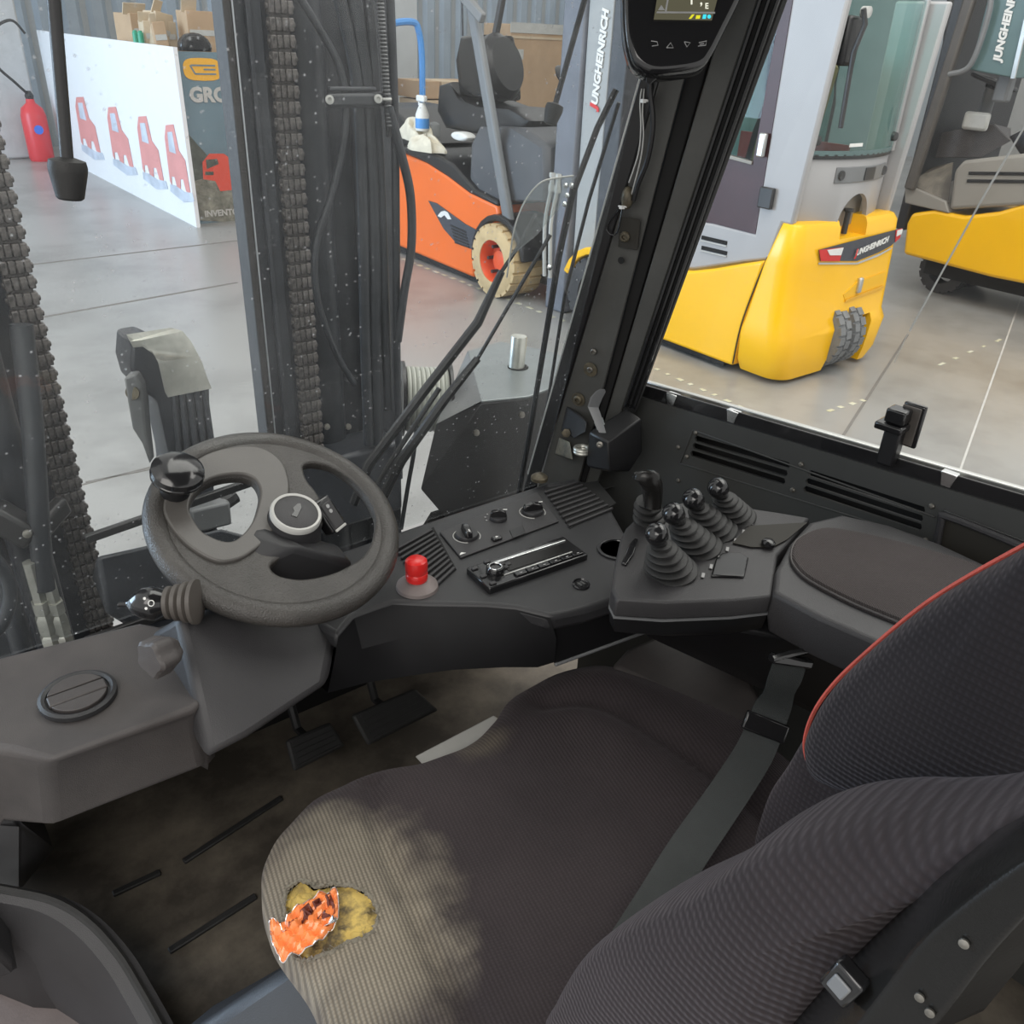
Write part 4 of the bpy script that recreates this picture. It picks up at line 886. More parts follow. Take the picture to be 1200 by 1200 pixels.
# =============== HANGING RODS ===============
def rod(a,b,yy,r,cr,label):
    p=at(*a,y=yy); q=at(*b,y=yy); d=(q-p).normalized(); t=thing('rubber_tipped_rod',label,'rod',q)
    mb=MB(); mb.tube([p,q],r,10); mb.build('rod_shaft',M['steel_dark'],t)
    mb=MB(); mb.lathe([(cr*.4,-.006),(cr*.93,-.003),(cr,.003),(cr*.98,.008),(cr*.72,cr*1.75),(cr*.6,cr*1.85),(.0005,cr*1.86)],q,d,24); mb.build('rubber_cap',M['rubber'],t)
rod((61,-25),(79,192),1.0,.0062,.0185,'black rod with a rubber stop hanging at the upper left of the windscreen')
rod((692,-25),(650,125),1.3,.0052,.0165,'black rod with a rubber stop hanging left of the display terminal')
# thin whitish line, built as a tube in the side window plane
mb=MB(); mb.tube([pw(1222,112,-.02),pw(1150,235,-.02),pw(1066,388,-.02)],.0013,6); a=pw(1064,391,-.02); mb.tube([a,pw(1048,425,-.02)],.0005,5)
o=mb.build('window_line',M['offwhite'],origin=a); tag(o,'thin whitish line slanting across the right side window','cord')
GZ=-.55
def ag(px,py,z=GZ): return at(px,py,z=z)
# =============== WAREHOUSE ===============
mb=MB(); mb.box((6,9,GZ-.05),(34,24,.1)); M['conc']=mat('concrete',(.31,.308,.30),.3,bump=.12,bscale=14,col2=(.17,.168,.162),var=.5,vscale=1.3,thr=(.45,.8))
wf=struct(mb.build('floor',M['conc'],smooth=False))
def joint(a,b,w_=.02,mt='joint'):
    mb=MB(); p=ag(*a,z=GZ+.001); q=ag(*b,z=GZ+.001); mb.bar(p,q,w_,.002); mb.build('floor_joint',M[mt],wf)
joint((30,375),(278,331),.03); joint((20,312),(278,282),.03); joint((100,565),(300,525),.012); joint((985,515),(1064,392),.016); joint((1122,560),(1205,325),.012,'pale_joint'); joint((30,585),(185,545),.012)
random.seed(3)
def tape(a,b,n,gap=.5,w_=.045,mt='tape'):
    p=ag(*a,z=GZ+.001); q=ag(*b,z=GZ+.001)
    for i in range(n):
        f=i/n; g_=(i+gap*random.uniform(.6,1.2))/n; c0=p+(q-p)*f; c1_=p+(q-p)*min(1,g_); sd=(q-p).cross(Z).normalized()*w_/2
        k=[random.uniform(.5,1.1) for _ in range(4)]
        mb=MB(); mb.prism([c0+sd*k[0],(c0+c1_)/2+sd*k[1]*.8,c1_+sd*k[1],c1_-sd*k[2],(c0+c1_)/2-sd*k[3],c0-sd*k[3]],Z*.0015); mb.build('floor_tape',M[mt],wf)
tape((768,432),(880,482),8,.4,.04); tape((970,482),(1022,466),4,.4,.035); tape((1100,428),(1182,394),5,.35,.03); tape((463,300),(712,396),22,.5,.045)
mb=MB(); mb.box((12.5,16.1,2.0),(21,.1,5.1)); wb_=struct(mb.build('wall_back',M['wall'],smooth=False))
for i in range(40):
    mb=MB(); x_=2.95+i*.38; mb.prism([V((x_,16.05,GZ)),V((x_+.07,15.98,GZ)),V((x_+.22,15.98,GZ)),V((x_+.29,16.05,GZ))],Z*5); mb.build('wall_rib',M['wall_d'],wb_,smooth=False)
mb=MB(); mb.box((18.5,7,2.0),(.1,18,5.1)); struct(mb.build('wall_side',M['wall'],smooth=False))
for (a,b) in (((505,0),(530,130)),):
    mb=MB(); mb.box((6.9,11.6,1.2),(.5,.4,3.5)); struct(mb.build('trim_4',mat('column_paint',(.5,.52,.53),.6,var=.1),smooth=False,bevel=.02))
# concrete post left of the banner
mb=MB(); mb.box((2.38,14.9,1.2),(.95,.3,3.5)); struct(mb.build('trim_5',mat('post_paint',(.42,.42,.42),.6,var=.15),bevel=.03))
# banner
bx=3.05
t=thing('vehicle_banner','long white printed banner with four red vehicles paled by glare, at the upper left','banner',(bx,11.8,GZ))
mb=MB(); mb.box((bx+.02,11.95,.27),(.04,5.55,1.64)); mb.build('banner_board',mat('banner_white',(.78,.8,.83),.45,var=.05),t,smooth=False)
pk=mat('glare_red_print',(.62,.26,.25),.5,var=.2,vscale=4); gk=mat('glare_grey_print',(.42,.47,.55),.5,var=.5,vscale=4)  # print tones lightened to carry the wash of gate glare
for i,y0 in enumerate([at(px,180,x=3.05).y for px in (108,143,176,206)]):
    w_=.9-.1*i
    def q_(u,v): return V((bx-.003,y0+w_*(.5-u),-.22+v*.62))
    mb=MB(); mb.prism([q_(*p) for p in ((.0,.05),(.05,.75),(.2,.95),(.6,1.0),(.7,.62),(.95,.5),(1.0,.0),(.8,.0),(.72,.18),(.58,.16),(.52,-.02),(.35,0),(.28,.16),(.12,.14),(.08,0))],V((-.003,0,0))); o=mb.build('printed_vehicle',pk,t,smooth=False)
    mb=MB(); mb.prism([q_(*p) for p in ((-.05,-.12),(-.02,.0),(.3,.02),(.7,-.02),(1.1,.02),(1.15,-.1),(.6,-.2))],V((-.004,0,0))); mb.build('printed_shadow',gk,t,smooth=False)
    mb=MB(); mb.prism([q_(*p) for p in ((.22,.55),(.25,.85),(.5,.88),(.55,.55))],V((-.006,0,0))); mb.build('printed_window',gk,t,smooth=False)
# poster
t=thing('grey_poster','blue grey poster board with a yellow letter logo beside the mast','poster',(3.9,9.35,GZ))
mb=MB(); mb.box((4.0,9.37,.25),(1.7,.04,1.60)); mb.build('poster_board',M['poster'],t,smooth=False)
py_=9.345
def pq(px,py): return at(px,py,y=py_)
ux=X; 
def outl(cx,cy,w_,h,n=20):
    return [(cx+w_*math.copysign(abs(math.cos(a))**.55,math.cos(a)),cy+h*math.copysign(abs(math.sin(a))**.7,math.sin(a))) for a in [2*math.pi*k/n for k in range(n)]]
g0=pq(217,81); s_=.0115
lg=curve_mesh([outl(.17,0,.19,.10)],.002,basis(g0+V((.0,0,0)),X,Z)); finish('logo_oval',lg,M['logo_y'],t,smooth=False)
mb=MB()
for a,b in (((.06,.035),(.30,.035)),((.05,.035),(.09,-.04)),((.09,-.04),(.30,-.04)),((.18,0),(.30,0))): mb.bar(g0+V((a[0],-.006,a[1])),g0+V((b[0],-.006,b[1])),.002,.014)
mb.build('logo_letter',M['poster'],t,smooth=False)
text('poster_lettering','GROW',M['offwhite'],t,pq(223,119)+V((0,-.004,0)),X,Z,.18,.001,bold=.009)
text('poster_lettering','INVENTORY',M['offwhite'],t,pq(240,254)+V((0,-.006,0)),X,Z,.085,.001,bold=.003)
mb=MB(); mb.prism([pq(*p) for p in ((219,155),(232,170),(250,190),(262,215),(300,230),(300,262),(229,258))],V((0,-.003,0))); mb.build('poster_hill',M['dark_band'],t,smooth=False)
mb=MB(); mb.prism([pq(*p)+V((0,-.004,0)) for p in ((237,190),(245,180),(262,180),(275,190),(275,222),(258,224),(252,212),(238,210))],V((0,-.003,0))); o=mb.build('poster_vehicle',mat('poster_red',(.65,.08,.05),.5,var=.1),t,smooth=False)
mb=MB(); mb.prism([pq(*p)+V((0,-.009,0)) for p in ((241,187),(254,186),(256,192),(242,198))],V((0,-.002,0))); mb.build('poster_windscreen',M['dark_band'],t,smooth=False)
mb=MB(); mb.prism([pq(*p)+V((0,-.009,0)) for p in ((240,201),(250,201),(250,205),(240,205))],V((0,-.002,0))); mb.build('poster_grille',M['dark_band'],t,smooth=False)
mb=MB(); mb.prism([pq(*p)+V((0,-.004,0)) for p in ((228,212),(252,205),(300,225),(300,262),(230,258))],V((0,-.001,0))); mb.build('poster_rocks',mat('rock_print',(.1,.1,.08),.6,var=2,vscale=9),t,smooth=False)
# shelf with loose cartons behind the banner
mb=MB(); mb.box((4.3,11.1,1.0),(2.2,3.1,.04)); mb.box((4.3,11.1,.2),(2.1,3.0,.04))
for x_ in(3.3,5.3):
    for y_ in(9.65,12.5): mb.box((x_,y_,.22),(.06,.06,1.54))
o=mb.build('storage_rack',M['steel_dark'],origin=(4.3,11.4,GZ)); tag(o,'dark storage rack behind the long white banner','rack')
def carton(px,py,y,w_,h,dpt,rz,lab,mt='card',flap=True,tilt=0):
    p=at(px,py,y=y); h+=p.z-1.02; p.z=1.02; p.x=max(p.x,3.13+w_/2); t=thing('cardboard_box',lab,'box',(p.x,y,p.z),'loose cardboard boxes behind the banner')
    m3=Matrix.Rotation(R(rz),3,'Z')@Matrix.Rotation(R(tilt),3,'Y')
    mb=MB(); mb.box(p+m3@V((0,0,h/2)),(w_,dpt,h),m3); mb.build('carton',M[mt],t,bevel=.004)
    if flap:
        mb=MB(); mb.box(p+m3@V((-w_*.35,-dpt*.4,h*1.12)),(w_*.5,.012,h*.35),m3@Matrix.Rotation(R(25),3,'X')); mb.build('flap',M['card2'],t)
        mb=MB(); mb.box(p+m3@V((0,-dpt/2-.003,h*.5)),(w_*.9,.003,.05),m3); mb.build('packing_tape',M['offwhite'],t)
carton(90,40,11.0,.5,.22,.35,12,'long open brown cardboard box just right of the hanging rod, upper left')
carton(128,46,10.3,.32,.18,.3,-8,'low brown cardboard box behind the middle of the banner','card2')
carton(166,50,10.2,.2,.28,.2,20,'upright tan cardboard box near the banner right end','card2',tilt=10)
carton(182,52,9.9,.12,.2,.15,-10,'narrow tan cardboard box next to the poster','card',tilt=-5)
carton(234,55,9.85,.3,.32,.3,0,'brown cardboard box above the poster beside the mast','card')
o=MB(); 
for k in(0,1): o.lathe([(.03,0),(.03,.09),(.02,.1),(.02,.11),(.0005,.11)],V((3.075,at(160+k*6,50,x=3.075).y,1.09)),Z,12)
o=o.build('glue_tubes',mat('green_plastic',(.03,.3,.18),.4,var=.1),origin=at(162,50,y=9.55)); tag(o,'pair of small green cans taped together on the banner top','cans')
mb=MB(); c=at(231,56,y=9.5); mb.puff([c+V((.16*math.cos(a),.0,.13*max(-.25,math.sin(a)))) for a in [2*math.pi*k/20 for k in range(20)]],Y*.14,.04,4); mb.build
o=mb.build('black_bag',mat('black_film',(.015,.015,.016),.25,bump=1,bscale=20,var=.5),origin=c); tag(o,'crumpled black plastic bag lying on top of the poster','bag')
# extinguisher
p=at(50,188,z=GZ); t=thing('fire_extinguisher','large red fire extinguisher standing by the grey post, far left','fire extinguisher',p)
mb=MB(); mb.lathe([(.15,0),(.165,.04),(.165,.58),(.14,.68),(.06,.75),(.05,.8),(.0005,.8)],p,Z,20); mb.build('cylinder',M['fire_red'],t)
mb=MB(); mb.lathe([(.05,.8),(.06,.84),(.03,.9),(.0005,.9)],p,Z,12); mb.build('valve',M['steel_dark'],t)
mb=MB(); mb.tube(cat([p+V(q) for q in ((0,0,.85),(-.15,-.1,1.0),(-.35,-.1,1.25),(-.3,-.1,1.6),(-.05,-.1,1.75),(.1,-.05,1.6))],6),.018,6); mb.build('discharge_hose',M['rubber'],t)
mb=MB(); mb.prism([p+V((.06*math.cos(a),-.168,.42+.06*math.sin(a))) for a in [2*math.pi*k/14 for k in range(14)]],V((0,-.004,0))); mb.build('round_label',mat('blue_label',(.05,.15,.6),.4,var=.1),t)
p=at(66,160,z=GZ)+V((.1,-.6,0)); 
# gates side: big cartons, pallet, trolley
p=V((8.15,10.2,GZ)); t=thing('tall_carton','tall brown cardboard carton with a white strip, behind the orange forklift','box',p)
mb=MB(); mb.box(p+V((.15,.3,1.0)),(.95,.6,2.0)); mb.build('carton',M['card'],t,bevel=.01)
mb=MB(); mb.box(p+V((.15,-.005,1.96)),(.96,.01,.12)); mb.build('white_strap',M['offwhite'],t)
mb=MB(); mb.box(p+V((-.2,-.006,1.65)),(.2,.01,.12)); mb.build('shipping_label',M['offwhite'],t)
mb=MB(); mb.box(p+V((.15,-.006,1.85)),(.96,.008,.03)); mb.build('seam_tape',M['card2'],t)
p=V((6.25,9.6,GZ)); t=thing('pallet_stack','stack of brown parcels wrapped on a pallet beside the blue trolley','pallet',p)
mb=MB()
for k in range(3): mb.box(p+V((0,0,.02+.06*k)),(.85,.8,.03))
for k in(-.35,0,.35): mb.box(p+V((k,0,.07)),(.1,.8,.1))
mb.build('pallet_base',M['card2'],t)
for r_ in range(6):
    for c_ in range(3):
        mb=MB(); mb.box(p+V((-.28+c_*.28+random.uniform(-.01,.01),-.1,.28+r_*.2)),(.265,.5,.185)); mb.build('parcel',M['card'] if (r_+c_)%2 else M['card2'],t,bevel=.006)
p=at(480,130,y=9.0); t=thing('hand_trolley','blue tube handle of a hand trolley beside the stacked parcels','trolley',(p.x,9.0,GZ))
hh=[at(462,27,y=9.0),at(484,26,y=9.0),at(490,34,y=9.0),at(494,60,y=9.0),at(495,110,y=9.0)]
hh.append(V((hh[-1].x,9.0,GZ+.1))); hh=[V((hh[0].x-.35,9.0,GZ+.1)),V((hh[0].x-.35,9.0,hh[0].z-.1))]+hh
mb=MB(); mb.tube(cat(hh,4),.035,8); mb.build('handle',M['blue'],t)
mb=MB(); mb.box(V(((hh[0].x+hh[-1].x)/2,9.0,GZ+.08)),(.7,.5,.04)); mb.build('platform',M['blue'],t,bevel=.01)
# =============== generic tyre ===============
def tyre(parent,c,ax,r,w_,mt,rim=None,blocks=28,rimr=.58,name='tyre'):
    ax=V(ax).normalized(); mb=MB(); mb.lathe([(r*rimr,-w_/2),(r*.86,-w_/2),(r*.95,-w_*.46),(r*.965,-w_*.3),(r*.965,w_*.3),(r*.95,w_*.46),(r*.86,w_/2),(r*rimr,w_/2),(r*rimr,-w_/2)],c,ax,40,False); ty=mb.build(name,M[mt],parent)
    a,b,n=frame(ax); mb=MB()
    for i in range(blocks):
        for sgn in(-1,1):
            th=2*math.pi*(i+(.5 if sgn>0 else 0))/blocks; d=a*math.cos(th)+b*math.sin(th); tt=n.cross(d)
            mb.box(V(c)+d*r*.965+ax*sgn*w_*.26,(r*.085,r*2*math.pi/blocks*.74,w_*.42),Matrix((d,tt,n)).transposed())
    tb=mb.build('tread_blocks',M[mt],ty); tb['kind']='stuff'
    if rim:
        mb=MB(); s_=-1; mb.lathe([(r*rimr,-w_*.48),(r*rimr*.93,-w_*.40),(r*rimr*.88,-w_*.15),(r*.30,-w_*.1),(r*.26,-w_*.28),(r*.1,-w_*.3),(.0005,-w_*.3)],c,ax,32,False); rm=mb.build('wheel_rim',M[rim],parent)
        for k in range(6):
            th=2*math.pi*k/6; mb=MB(); mb.lathe([(r*.05,-w_*.36),(r*.05,-w_*.1)],V(c)+(a*math.cos(th)+b*math.sin(th))*r*.4,ax,6); mb.build('wheel_nut',M['steel_dark'],rm)
    return ty
# =============== YELLOW FORKLIFT (closed cab) ===============
t=thing('forklift','yellow forklift with closed grey cab and twin grey rear tyres, outside the side window','forklift',(5.05,4.0,GZ))
def rr(x0,x1,y0,y1,r,z,n=6):
    o=[]
    for (cx,cy,a0) in ((x0+r,y0+r,180),(x1-r,y0+r,270),(x1-r,y1-.02,0),(x0+r,y1-.02,90)):
        rq=r if cy==y0+r else .02
        cx2=cx if rq==r else (x1-.02 if a0==0 else x0+.02)
        for k in range(n+1):
            a=R(a0+90*k/n); o.append(V((cx2+rq*math.cos(a),cy+rq*math.sin(a),z)))
    return o
rings=[rr(4.55,5.60,2.99,3.31,.13,-.52),rr(4.50,5.66,2.975,3.31,.13,-.44),rr(4.47,5.69,2.965,3.30,.13,-.24),rr(4.48,5.68,2.995,3.29,.13,-.18),rr(4.48,5.66,3.01,3.22,.13,.2),rr(4.50,5.63,3.03,3.17,.09,.40),rr(4.52,5.60,3.05,3.17,.08,.435),rr(4.56,5.56,3.08,3.16,.05,.445)]
mb=MB(); mb.loft(rings); cw=mb.build('counterweight',M['yellow'],t)
ctm=MB(); ctm.prism([V((x_,2.7,z_)) for x_,z_ in ((4.98,-.6),(5.03,-.40),(5.10,-.27),(5.25,-.20),(5.44,-.19),(5.44,-.35),(5.42,-.6))],Y*.68); cut=ctm.build('c',M['yellow'],origin=(0,0,0)); cw.data.transform(Matrix.Identity(4))
cut.location=(0,0,0); bpy.context.view_layer.update()
bool_diff(cw,cut)
ctm=MB(); ctm.lathe([(.15,0),(.15,.3)],V((5.07,3.07,.33)),Z,28); cut=ctm.build('c',M['yellow']); bpy.context.view_layer.update(); bool_diff(cw,cut)
for x_ in(5.08,5.245): tyre(t,V((x_,3.15,GZ+.24)),X,.24,.13,'tyre_grey',None,22)
mb=MB(); mb.box((5.25,3.45,-.3),(.6,.1,.45)); mb.build('wheel_well',M['matte'],t)
# side body
mb=MB(); sp=[(3.30,-.50),(3.30,.235),(3.36,.19),(3.45,.14),(3.6,.075),(3.78,.02),(4.0,-.02),(4.62,-.03),(4.70,-.10),(4.62,-.25),(4.56,-.50)]
sp=[(3.322,-.50),(3.30,-.2),(3.225,.205),(3.3,.18),(3.39,.15)]+sp[4:]
mb.prism([V((4.49,y_,z_)) for y_,z_ in sp],X*1.15); mb.build('side_body',M['yellow'],t,bevel=.02,seg=3)
mb=MB(); mb.box((5.05,3.95,-.50),(1.1,1.1,.05)); mb.build('chassis',M['matte'],t)
mb=MB(); pts=[at(*p,x=4.485) for p in ((902,457),(862,441),(775,406))]; 
mb.tube(cat([V((4.485,3.316,-.48)),V((4.478,3.30,-.22)),V((4.485,3.25,.05)),V((4.49,3.205,.23))],5),.005,5); mb.build('panel_gap',M['matte'],t)
# grey lower cab
gp=[(3.10,.43),(3.17,.43),(3.215,.21),(3.39,.16),(3.6,.09),(3.78,.03),(4.0,-.01),(4.6,-.02),(4.6,.25),(4.25,.30),(3.69,.34),(3.35,.335),(3.38,1.62),(3.03,1.62),(3.07,.9)]
mb=MB(); mb.prism([V((4.52,y_,z_)) for y_,z_ in gp],X*.05); mb.build('cab_side',M['cabgrey'],t,bevel=.015)
mb=MB(); mb.prism([V((5.53,y_,z_)) for y_,z_ in gp],X*.05); mb.build('cab_side',M['cabgrey'],t,bevel=.015)
for k in (0,1):
    mb=MB(); a=at(822,278+k*12,x=4.517); b=at(852,285+k*12,x=4.517); mb.bar(a,b,.006,.025); mb.build('air_slot',M['matte'],t,bevel=.004)
    mb=MB(); mb.bar(a+V((-.003,0,-.02)),b+V((-.003,0,-.02)),.006,.008); mb.build('slot_lip',M['lightgrey'],t,bevel=.002)
# door
dp=[(3.35,.335),(3.69,.34),(4.25,.30),(4.2,1.62),(3.38,1.62)]
mb=MB(); mb.prism([V((4.525,y_,z_)) for y_,z_ in dp],X*.03); 
wn_=curve_mesh([[(y_,z_) for y_,z_ in dp],[(3.46,.74),(4.12,.79),(4.10,1.55),(3.45,1.55)]],.015,basis(V((4.54,0,0)),Y,Z)); mb.bm.free()
dr=finish('cab_door',wn_,M['maroon'],t,smooth=False)
mb=MB(); mb.prism([V((4.545,y_,z_)) for y_,z_ in ((3.44,.72),(4.14,.77),(4.12,1.57),(3.43,1.57))],X*.006); mb.build('door_glass',M['glass_green'],dr,smooth=False)
mb=MB(); a=at(898,232,x=4.50); mb.box(a,(.03,.10,.12)); mb.build('door_hinge',M['steel_dark'],t,bevel=.008)
mb=MB(); a=at(893,170,x=4.50); mb.box(a,(.03,.05,.13)); mb.build('door_handle',M['silver'],t,bevel=.008)
mb=MB(); mb.bar(V((4.52,3.46,.73)),V((4.52,4.1,.775)),.01,.02); mb.build('window_frame',M['beige'],t,bevel=.003)
mb=MB(); mb.box((5.5,3.9,.65),(.02,.9,.30)); mb.build('inner_trim',M['dkred'],t)
# rear grey panel, curved
def yb(x_,off=0): return 3.04+off+.16*((x_-5.02)/.55)**2
def curved(x0,x1,z0,z1,off=0,lean=0,n=14,th=.03,x0t=None,x1t=None):
    x0t=x0 if x0t is None else x0t; x1t=x1 if x1t is None else x1t; rings=[]
    for i in range(n+1):
        f=i/n; xa=x0+(x1-x0)*f; xb=x0t+(x1t-x0t)*f
        rings.append([V((xa,yb(xa,off),z0)),V((xb,yb(xb,off+lean),z1)),V((xb,yb(xb,off+lean)+th,z1)),V((xa,yb(xa,off)+th,z0))])
    mb=MB(); mb.loft(rings); return mb
mb=curved(4.56,5.52,.40,.79); rp_=mb.build('rear_panel',M['cabgrey'],t,bevel=.008)
ctm=MB(); ctm.prism([V((5.07+.17*math.cos(a),2.9,.40+.17*math.sin(a)*1.1)) for a in [math.pi*k/14 for k in range(15)]]+[V((4.90,2.9,.3)),V((5.24,2.9,.3))],Y*.5)
cut=ctm.build('c',M['yellow']); bpy.context.view_layer.update(); bool_diff(rp_,cut)
curved(4.86,5.32,.38,.62,.08,n=8).build('rear_recess',M['beige'],t)
curved(4.80,5.40,.655,.745,-.008,n=8,th=.012).build('plate_strip',M['greypan'],t,bevel=.004)
for x_ in(4.84,5.36):
    mb=MB(); mb.lathe([(.028,0),(.026,.01),(.0005,.008)],V((x_,yb(x_,-.008),.70)),V((0,-1,0)),16); mb.build('panel_lock',M['steel_dark'],t)
curved(5.06,5.18,.665,.735,-.014,n=3,th=.01).build('plate_lamp',M['steel_dark'],t)
curved(4.57,5.5,.79,.815,-.012,n=14).build('glass_seal',M['black'],t)
curved(4.55,5.48,.81,1.62,-.004,0,n=16,th=.006).build('rear_window',M['glass_green'],t)
curved(4.55,5.48,.808,.835,-.012,n=16,th=.004).build('window_rim',M['teal'],t)
mb=MB(); mb.bar(V((5.50,yb(5.5,-.01),.80)),V((5.50,yb(5.5,-.01),1.65)),.03,.03,Y); mb.build('rear_pillar',M['cabgrey'],t,bevel=.008)
mb=MB(); mb.bar(V((4.55,yb(4.55,-.012),.80)),V((4.55,yb(4.55,-.012),1.65)),.03,.03,Y); mb.build('rear_pillar',M['cabgrey'],t,bevel=.008)
for x_ in(4.62,5.44):
    mb=MB(); mb.lathe([(.028,0),(.025,.02),(.0005,.025)],V((x_,yb(x_,-.006),.89)),V((0,-1,0)),14); mb.build('glass_fixing',M['steel_dark'],t)
mb=MB(); c=V((4.86,2.99+.02,.87)); mb.box(c+V((0,0,0)),(.13,.004,.018)); mb.build('window_sticker',M['white'],t)
mb=MB(); mb.lathe([(.018,-.10),(.018,.03),(.03,.035),(.03,.05),(.0005,.055)],V((5.07,3.09,.44)),Z,12); mb.build('tow_pin',M['steel_dark'],t)
# wiper motor/mirror
mb=MB(); c=at(995,48,y=3.06); mb.box(c,(.13,.06,.24)); mb.build('wiper_motor_cover',M['black'],t,bevel=.02)
mb=MB(); mb.tube([at(1012,10,y=2.99),at(1014,28,y=2.98),at(1000,62,y=3.0),at(985,150,y=3.0)],.014,8); mb.build('rear_wiper',M['steel_dark'],t)
mb=MB(); mb.lathe([(.028,0),(.028,.04),(.0005,.045)],at(1011,14,y=3.02),V((0,-1,0)),14); mb.build('wiper_hub',M['silver'],t)
# operator seat inside
mb=MB(); mb.puff([V((4.85,y_,z_)) for y_,z_ in ((3.65,.3),(3.55,.9),(3.50,1.25),(3.56,1.32),(3.64,1.25),(3.75,.5),(4.15,.48),(4.2,.36),(4.1,.3))],X*.45,.05); mb.build('operator_seat',mat('brown_seat',(.25,.13,.05),.7,var=.4,vscale=8),t)
mb=MB(); mb.tube(cat([V(p) for p in ((4.72,3.5,.5),(4.74,3.45,.8),(4.75,3.4,.98),(4.84,3.4,1.0))],5),.02,8); mb.build('grab_tube',M['yellow'],t)
# decal
def rearq(px,py,off=-.012):
    p=at(px,py,y=3.0); return V((min(p.x,5.60),3.012+off,p.z))
def dec(pts,mt,name,off,th=.003): mb=MB(); mb.prism([rearq(*p,off) for p in pts],V((0,-th,0))); return mb.build(name,M[mt],t,smooth=False)
dec([(960,293),(1061,267),(1058,277),(1045,288),(1030,296),(1005,306),(962,306)],'decal_dark','rear_decal',-.006)
dec([(960,293),(988,290),(984,306),(962,306)],'decal_red','decal_red_end',-.010)
dec([(969,293),(988,290),(985,299),(972,299)],'white','decal_white_end',-.014)
dec([(1050,270),(1061,267),(1058,278),(1049,284)],'decal_red','decal_red_end',-.010)
dec([(1051,270),(1059,268),(1056,274),(1050,277)],'white','decal_white_end',-.014)
dec([(960,308),(1005,308),(1030,298),(1046,290),(1045,292),(1030,300.5),(1005,310),(960,310)],'offwhite','decal_line',-.006)
xd=(rearq(1042,281)-rearq(1001,299)); ln_=xd.length
te=text('decal_lettering','JUNGHEINRICH',M['white'],t,rearq(1001,300,-.018),xd,Z,ln_/7.5,.001,shear=.25,bold=.002)
text('decal_initial','J',M['decal_red'],t,rearq(1001,300,-.020),xd,Z,ln_/7.5*1.1,.001,shear=.25,bold=.004)
dec([(988,345),(1005,330),(1038,318),(1034,334),(990,352)],'yellow','handle_recess',-.010,.004)
dec([(990,351),(1034,334),(1035,337),(989,354)],'logo_y','recess_lip',-.018,.004)
mb=MB(); mb.box(rearq(1006,334,-.02),(.04,.03,.10)); mb.build('cover_handle',M['silver'],t,bevel=.01)
# front wheel, fender and mast
tyre(t,V((4.36,4.46,GZ+.27)),X,.27,.22,'tyre','steel_dark',24)
fr=[]; 
for k in range(9):
    a=R(20+k*17.5); fr.append(V((4.24,4.46+.34*math.cos(a),GZ+.27+.34*math.sin(a))))
mb=MB(); mb.prism(fr+[p+V((0,0,.0)) for p in [V((4.24,4.46-.29,GZ+.27+.16)),][:0]]+[V((4.24,4.46+.29*math.cos(R(20+k*17.5)),GZ+.27+.29*math.sin(R(20+k*17.5)))) for k in range(8,-1,-1)],X*.35); mb.build('fender',M['yellow'],t,bevel=.008)
mb=MB(); mb.prism([V((4.42,4.66,GZ+.15)),V((4.42,4.88,GZ+.15)),V((4.42,4.93,2.2)),V((4.42,4.68,2.2))],X*.16); ms=mb.build('mast_rail',mat('mast_grey',(.33,.34,.34),.45,var=.1),t,bevel=.01)
mb=MB(); mb.prism([V((4.41,4.50,GZ+.15)),V((4.41,4.66,GZ+.15)),V((4.41,4.66,2.2)),V((4.41,4.50,2.2))],X*.12); mb.build('mast_rail',M['mast'],t,bevel=.01)
a=at(699,128,x=4.412); b=at(713,14,x=4.412); text('mast_lettering','JUNGHEINRICH',M['white'],ms,a,b-a,Y,(b-a).length/6.9,.002,shear=.2,bold=.004)
text('mast_initial','J',M['decal_red'],ms,a+V((-.003,0,0)),b-a,Y,(b-a).length/6.9*1.05,.002,shear=.2,bold=.007)
mb=MB()
for k in range(3): mb.tube([V((4.46+.05*k,4.945,GZ+.3)),V((4.46+.05*k,4.96,2.2))],.014,6)
mb.build('mast_hoses',M['hose'],t)
for z_ in (.2,.9,1.5): mb=MB(); mb.box((4.5,4.95,z_),(.2,.05,.04)); mb.build('hose_clamp',M['steel_dark'],t,bevel=.005)
# =============== ORANGE FORKLIFT ===============
t=thing('forklift','orange forklift with black seat and tan front tyre beyond the windscreen','forklift',(4.9,6.4,GZ)); XO=4.3
def ox(px,py,dx=0): return at(px,py,x=XO+dx)
prof_=[ox(420,150),ox(463,177),ox(500,190),ox(525,206),ox(550,225),ox(583,240),ox(586,262),ox(565,270),ox(556,285),ox(555,326),ox(463,287),ox(400,260)]
mb=MB(); mb.prism(prof_,X*1.05); ob=mb.build('orange_body',M['orange'],t,bevel=.03,seg=3)
mb=MB(); mb.prism([ox(560,330,.03),ox(460,292,.03),ox(400,268,.03),ox(400,262,.03),ox(460,284,.03),ox(560,322,.03)],X*1.0); mb.build('chassis',M['matte'],t)
mb=MB(); mb.prism([ox(*p,-.004) for p in ((502,235),(512,238),(545,262),(560,270),(553,292),(535,285),(520,268))],V((-.004,0,0))); vp=mb.build('vent_cover',M['decal_dark'],t,bevel=.002)
for k in range(6):
    mb=MB(); a=ox(528+k*1.0,264+k*4,-.010); b=ox(546+k*.8,272+k*3.6,-.010); mb.bar(a,b,.006,.012); mb.build('vent_slat',M['black'],vp)
mb=MB(); mb.prism([ox(*p,-.010) for p in ((513,253),(517,248),(521,247),(525,249),(529,257),(525,257),(521,252),(517,255))],V((-.003,0,0))); mb.build('maker_mark',M['white'],vp)
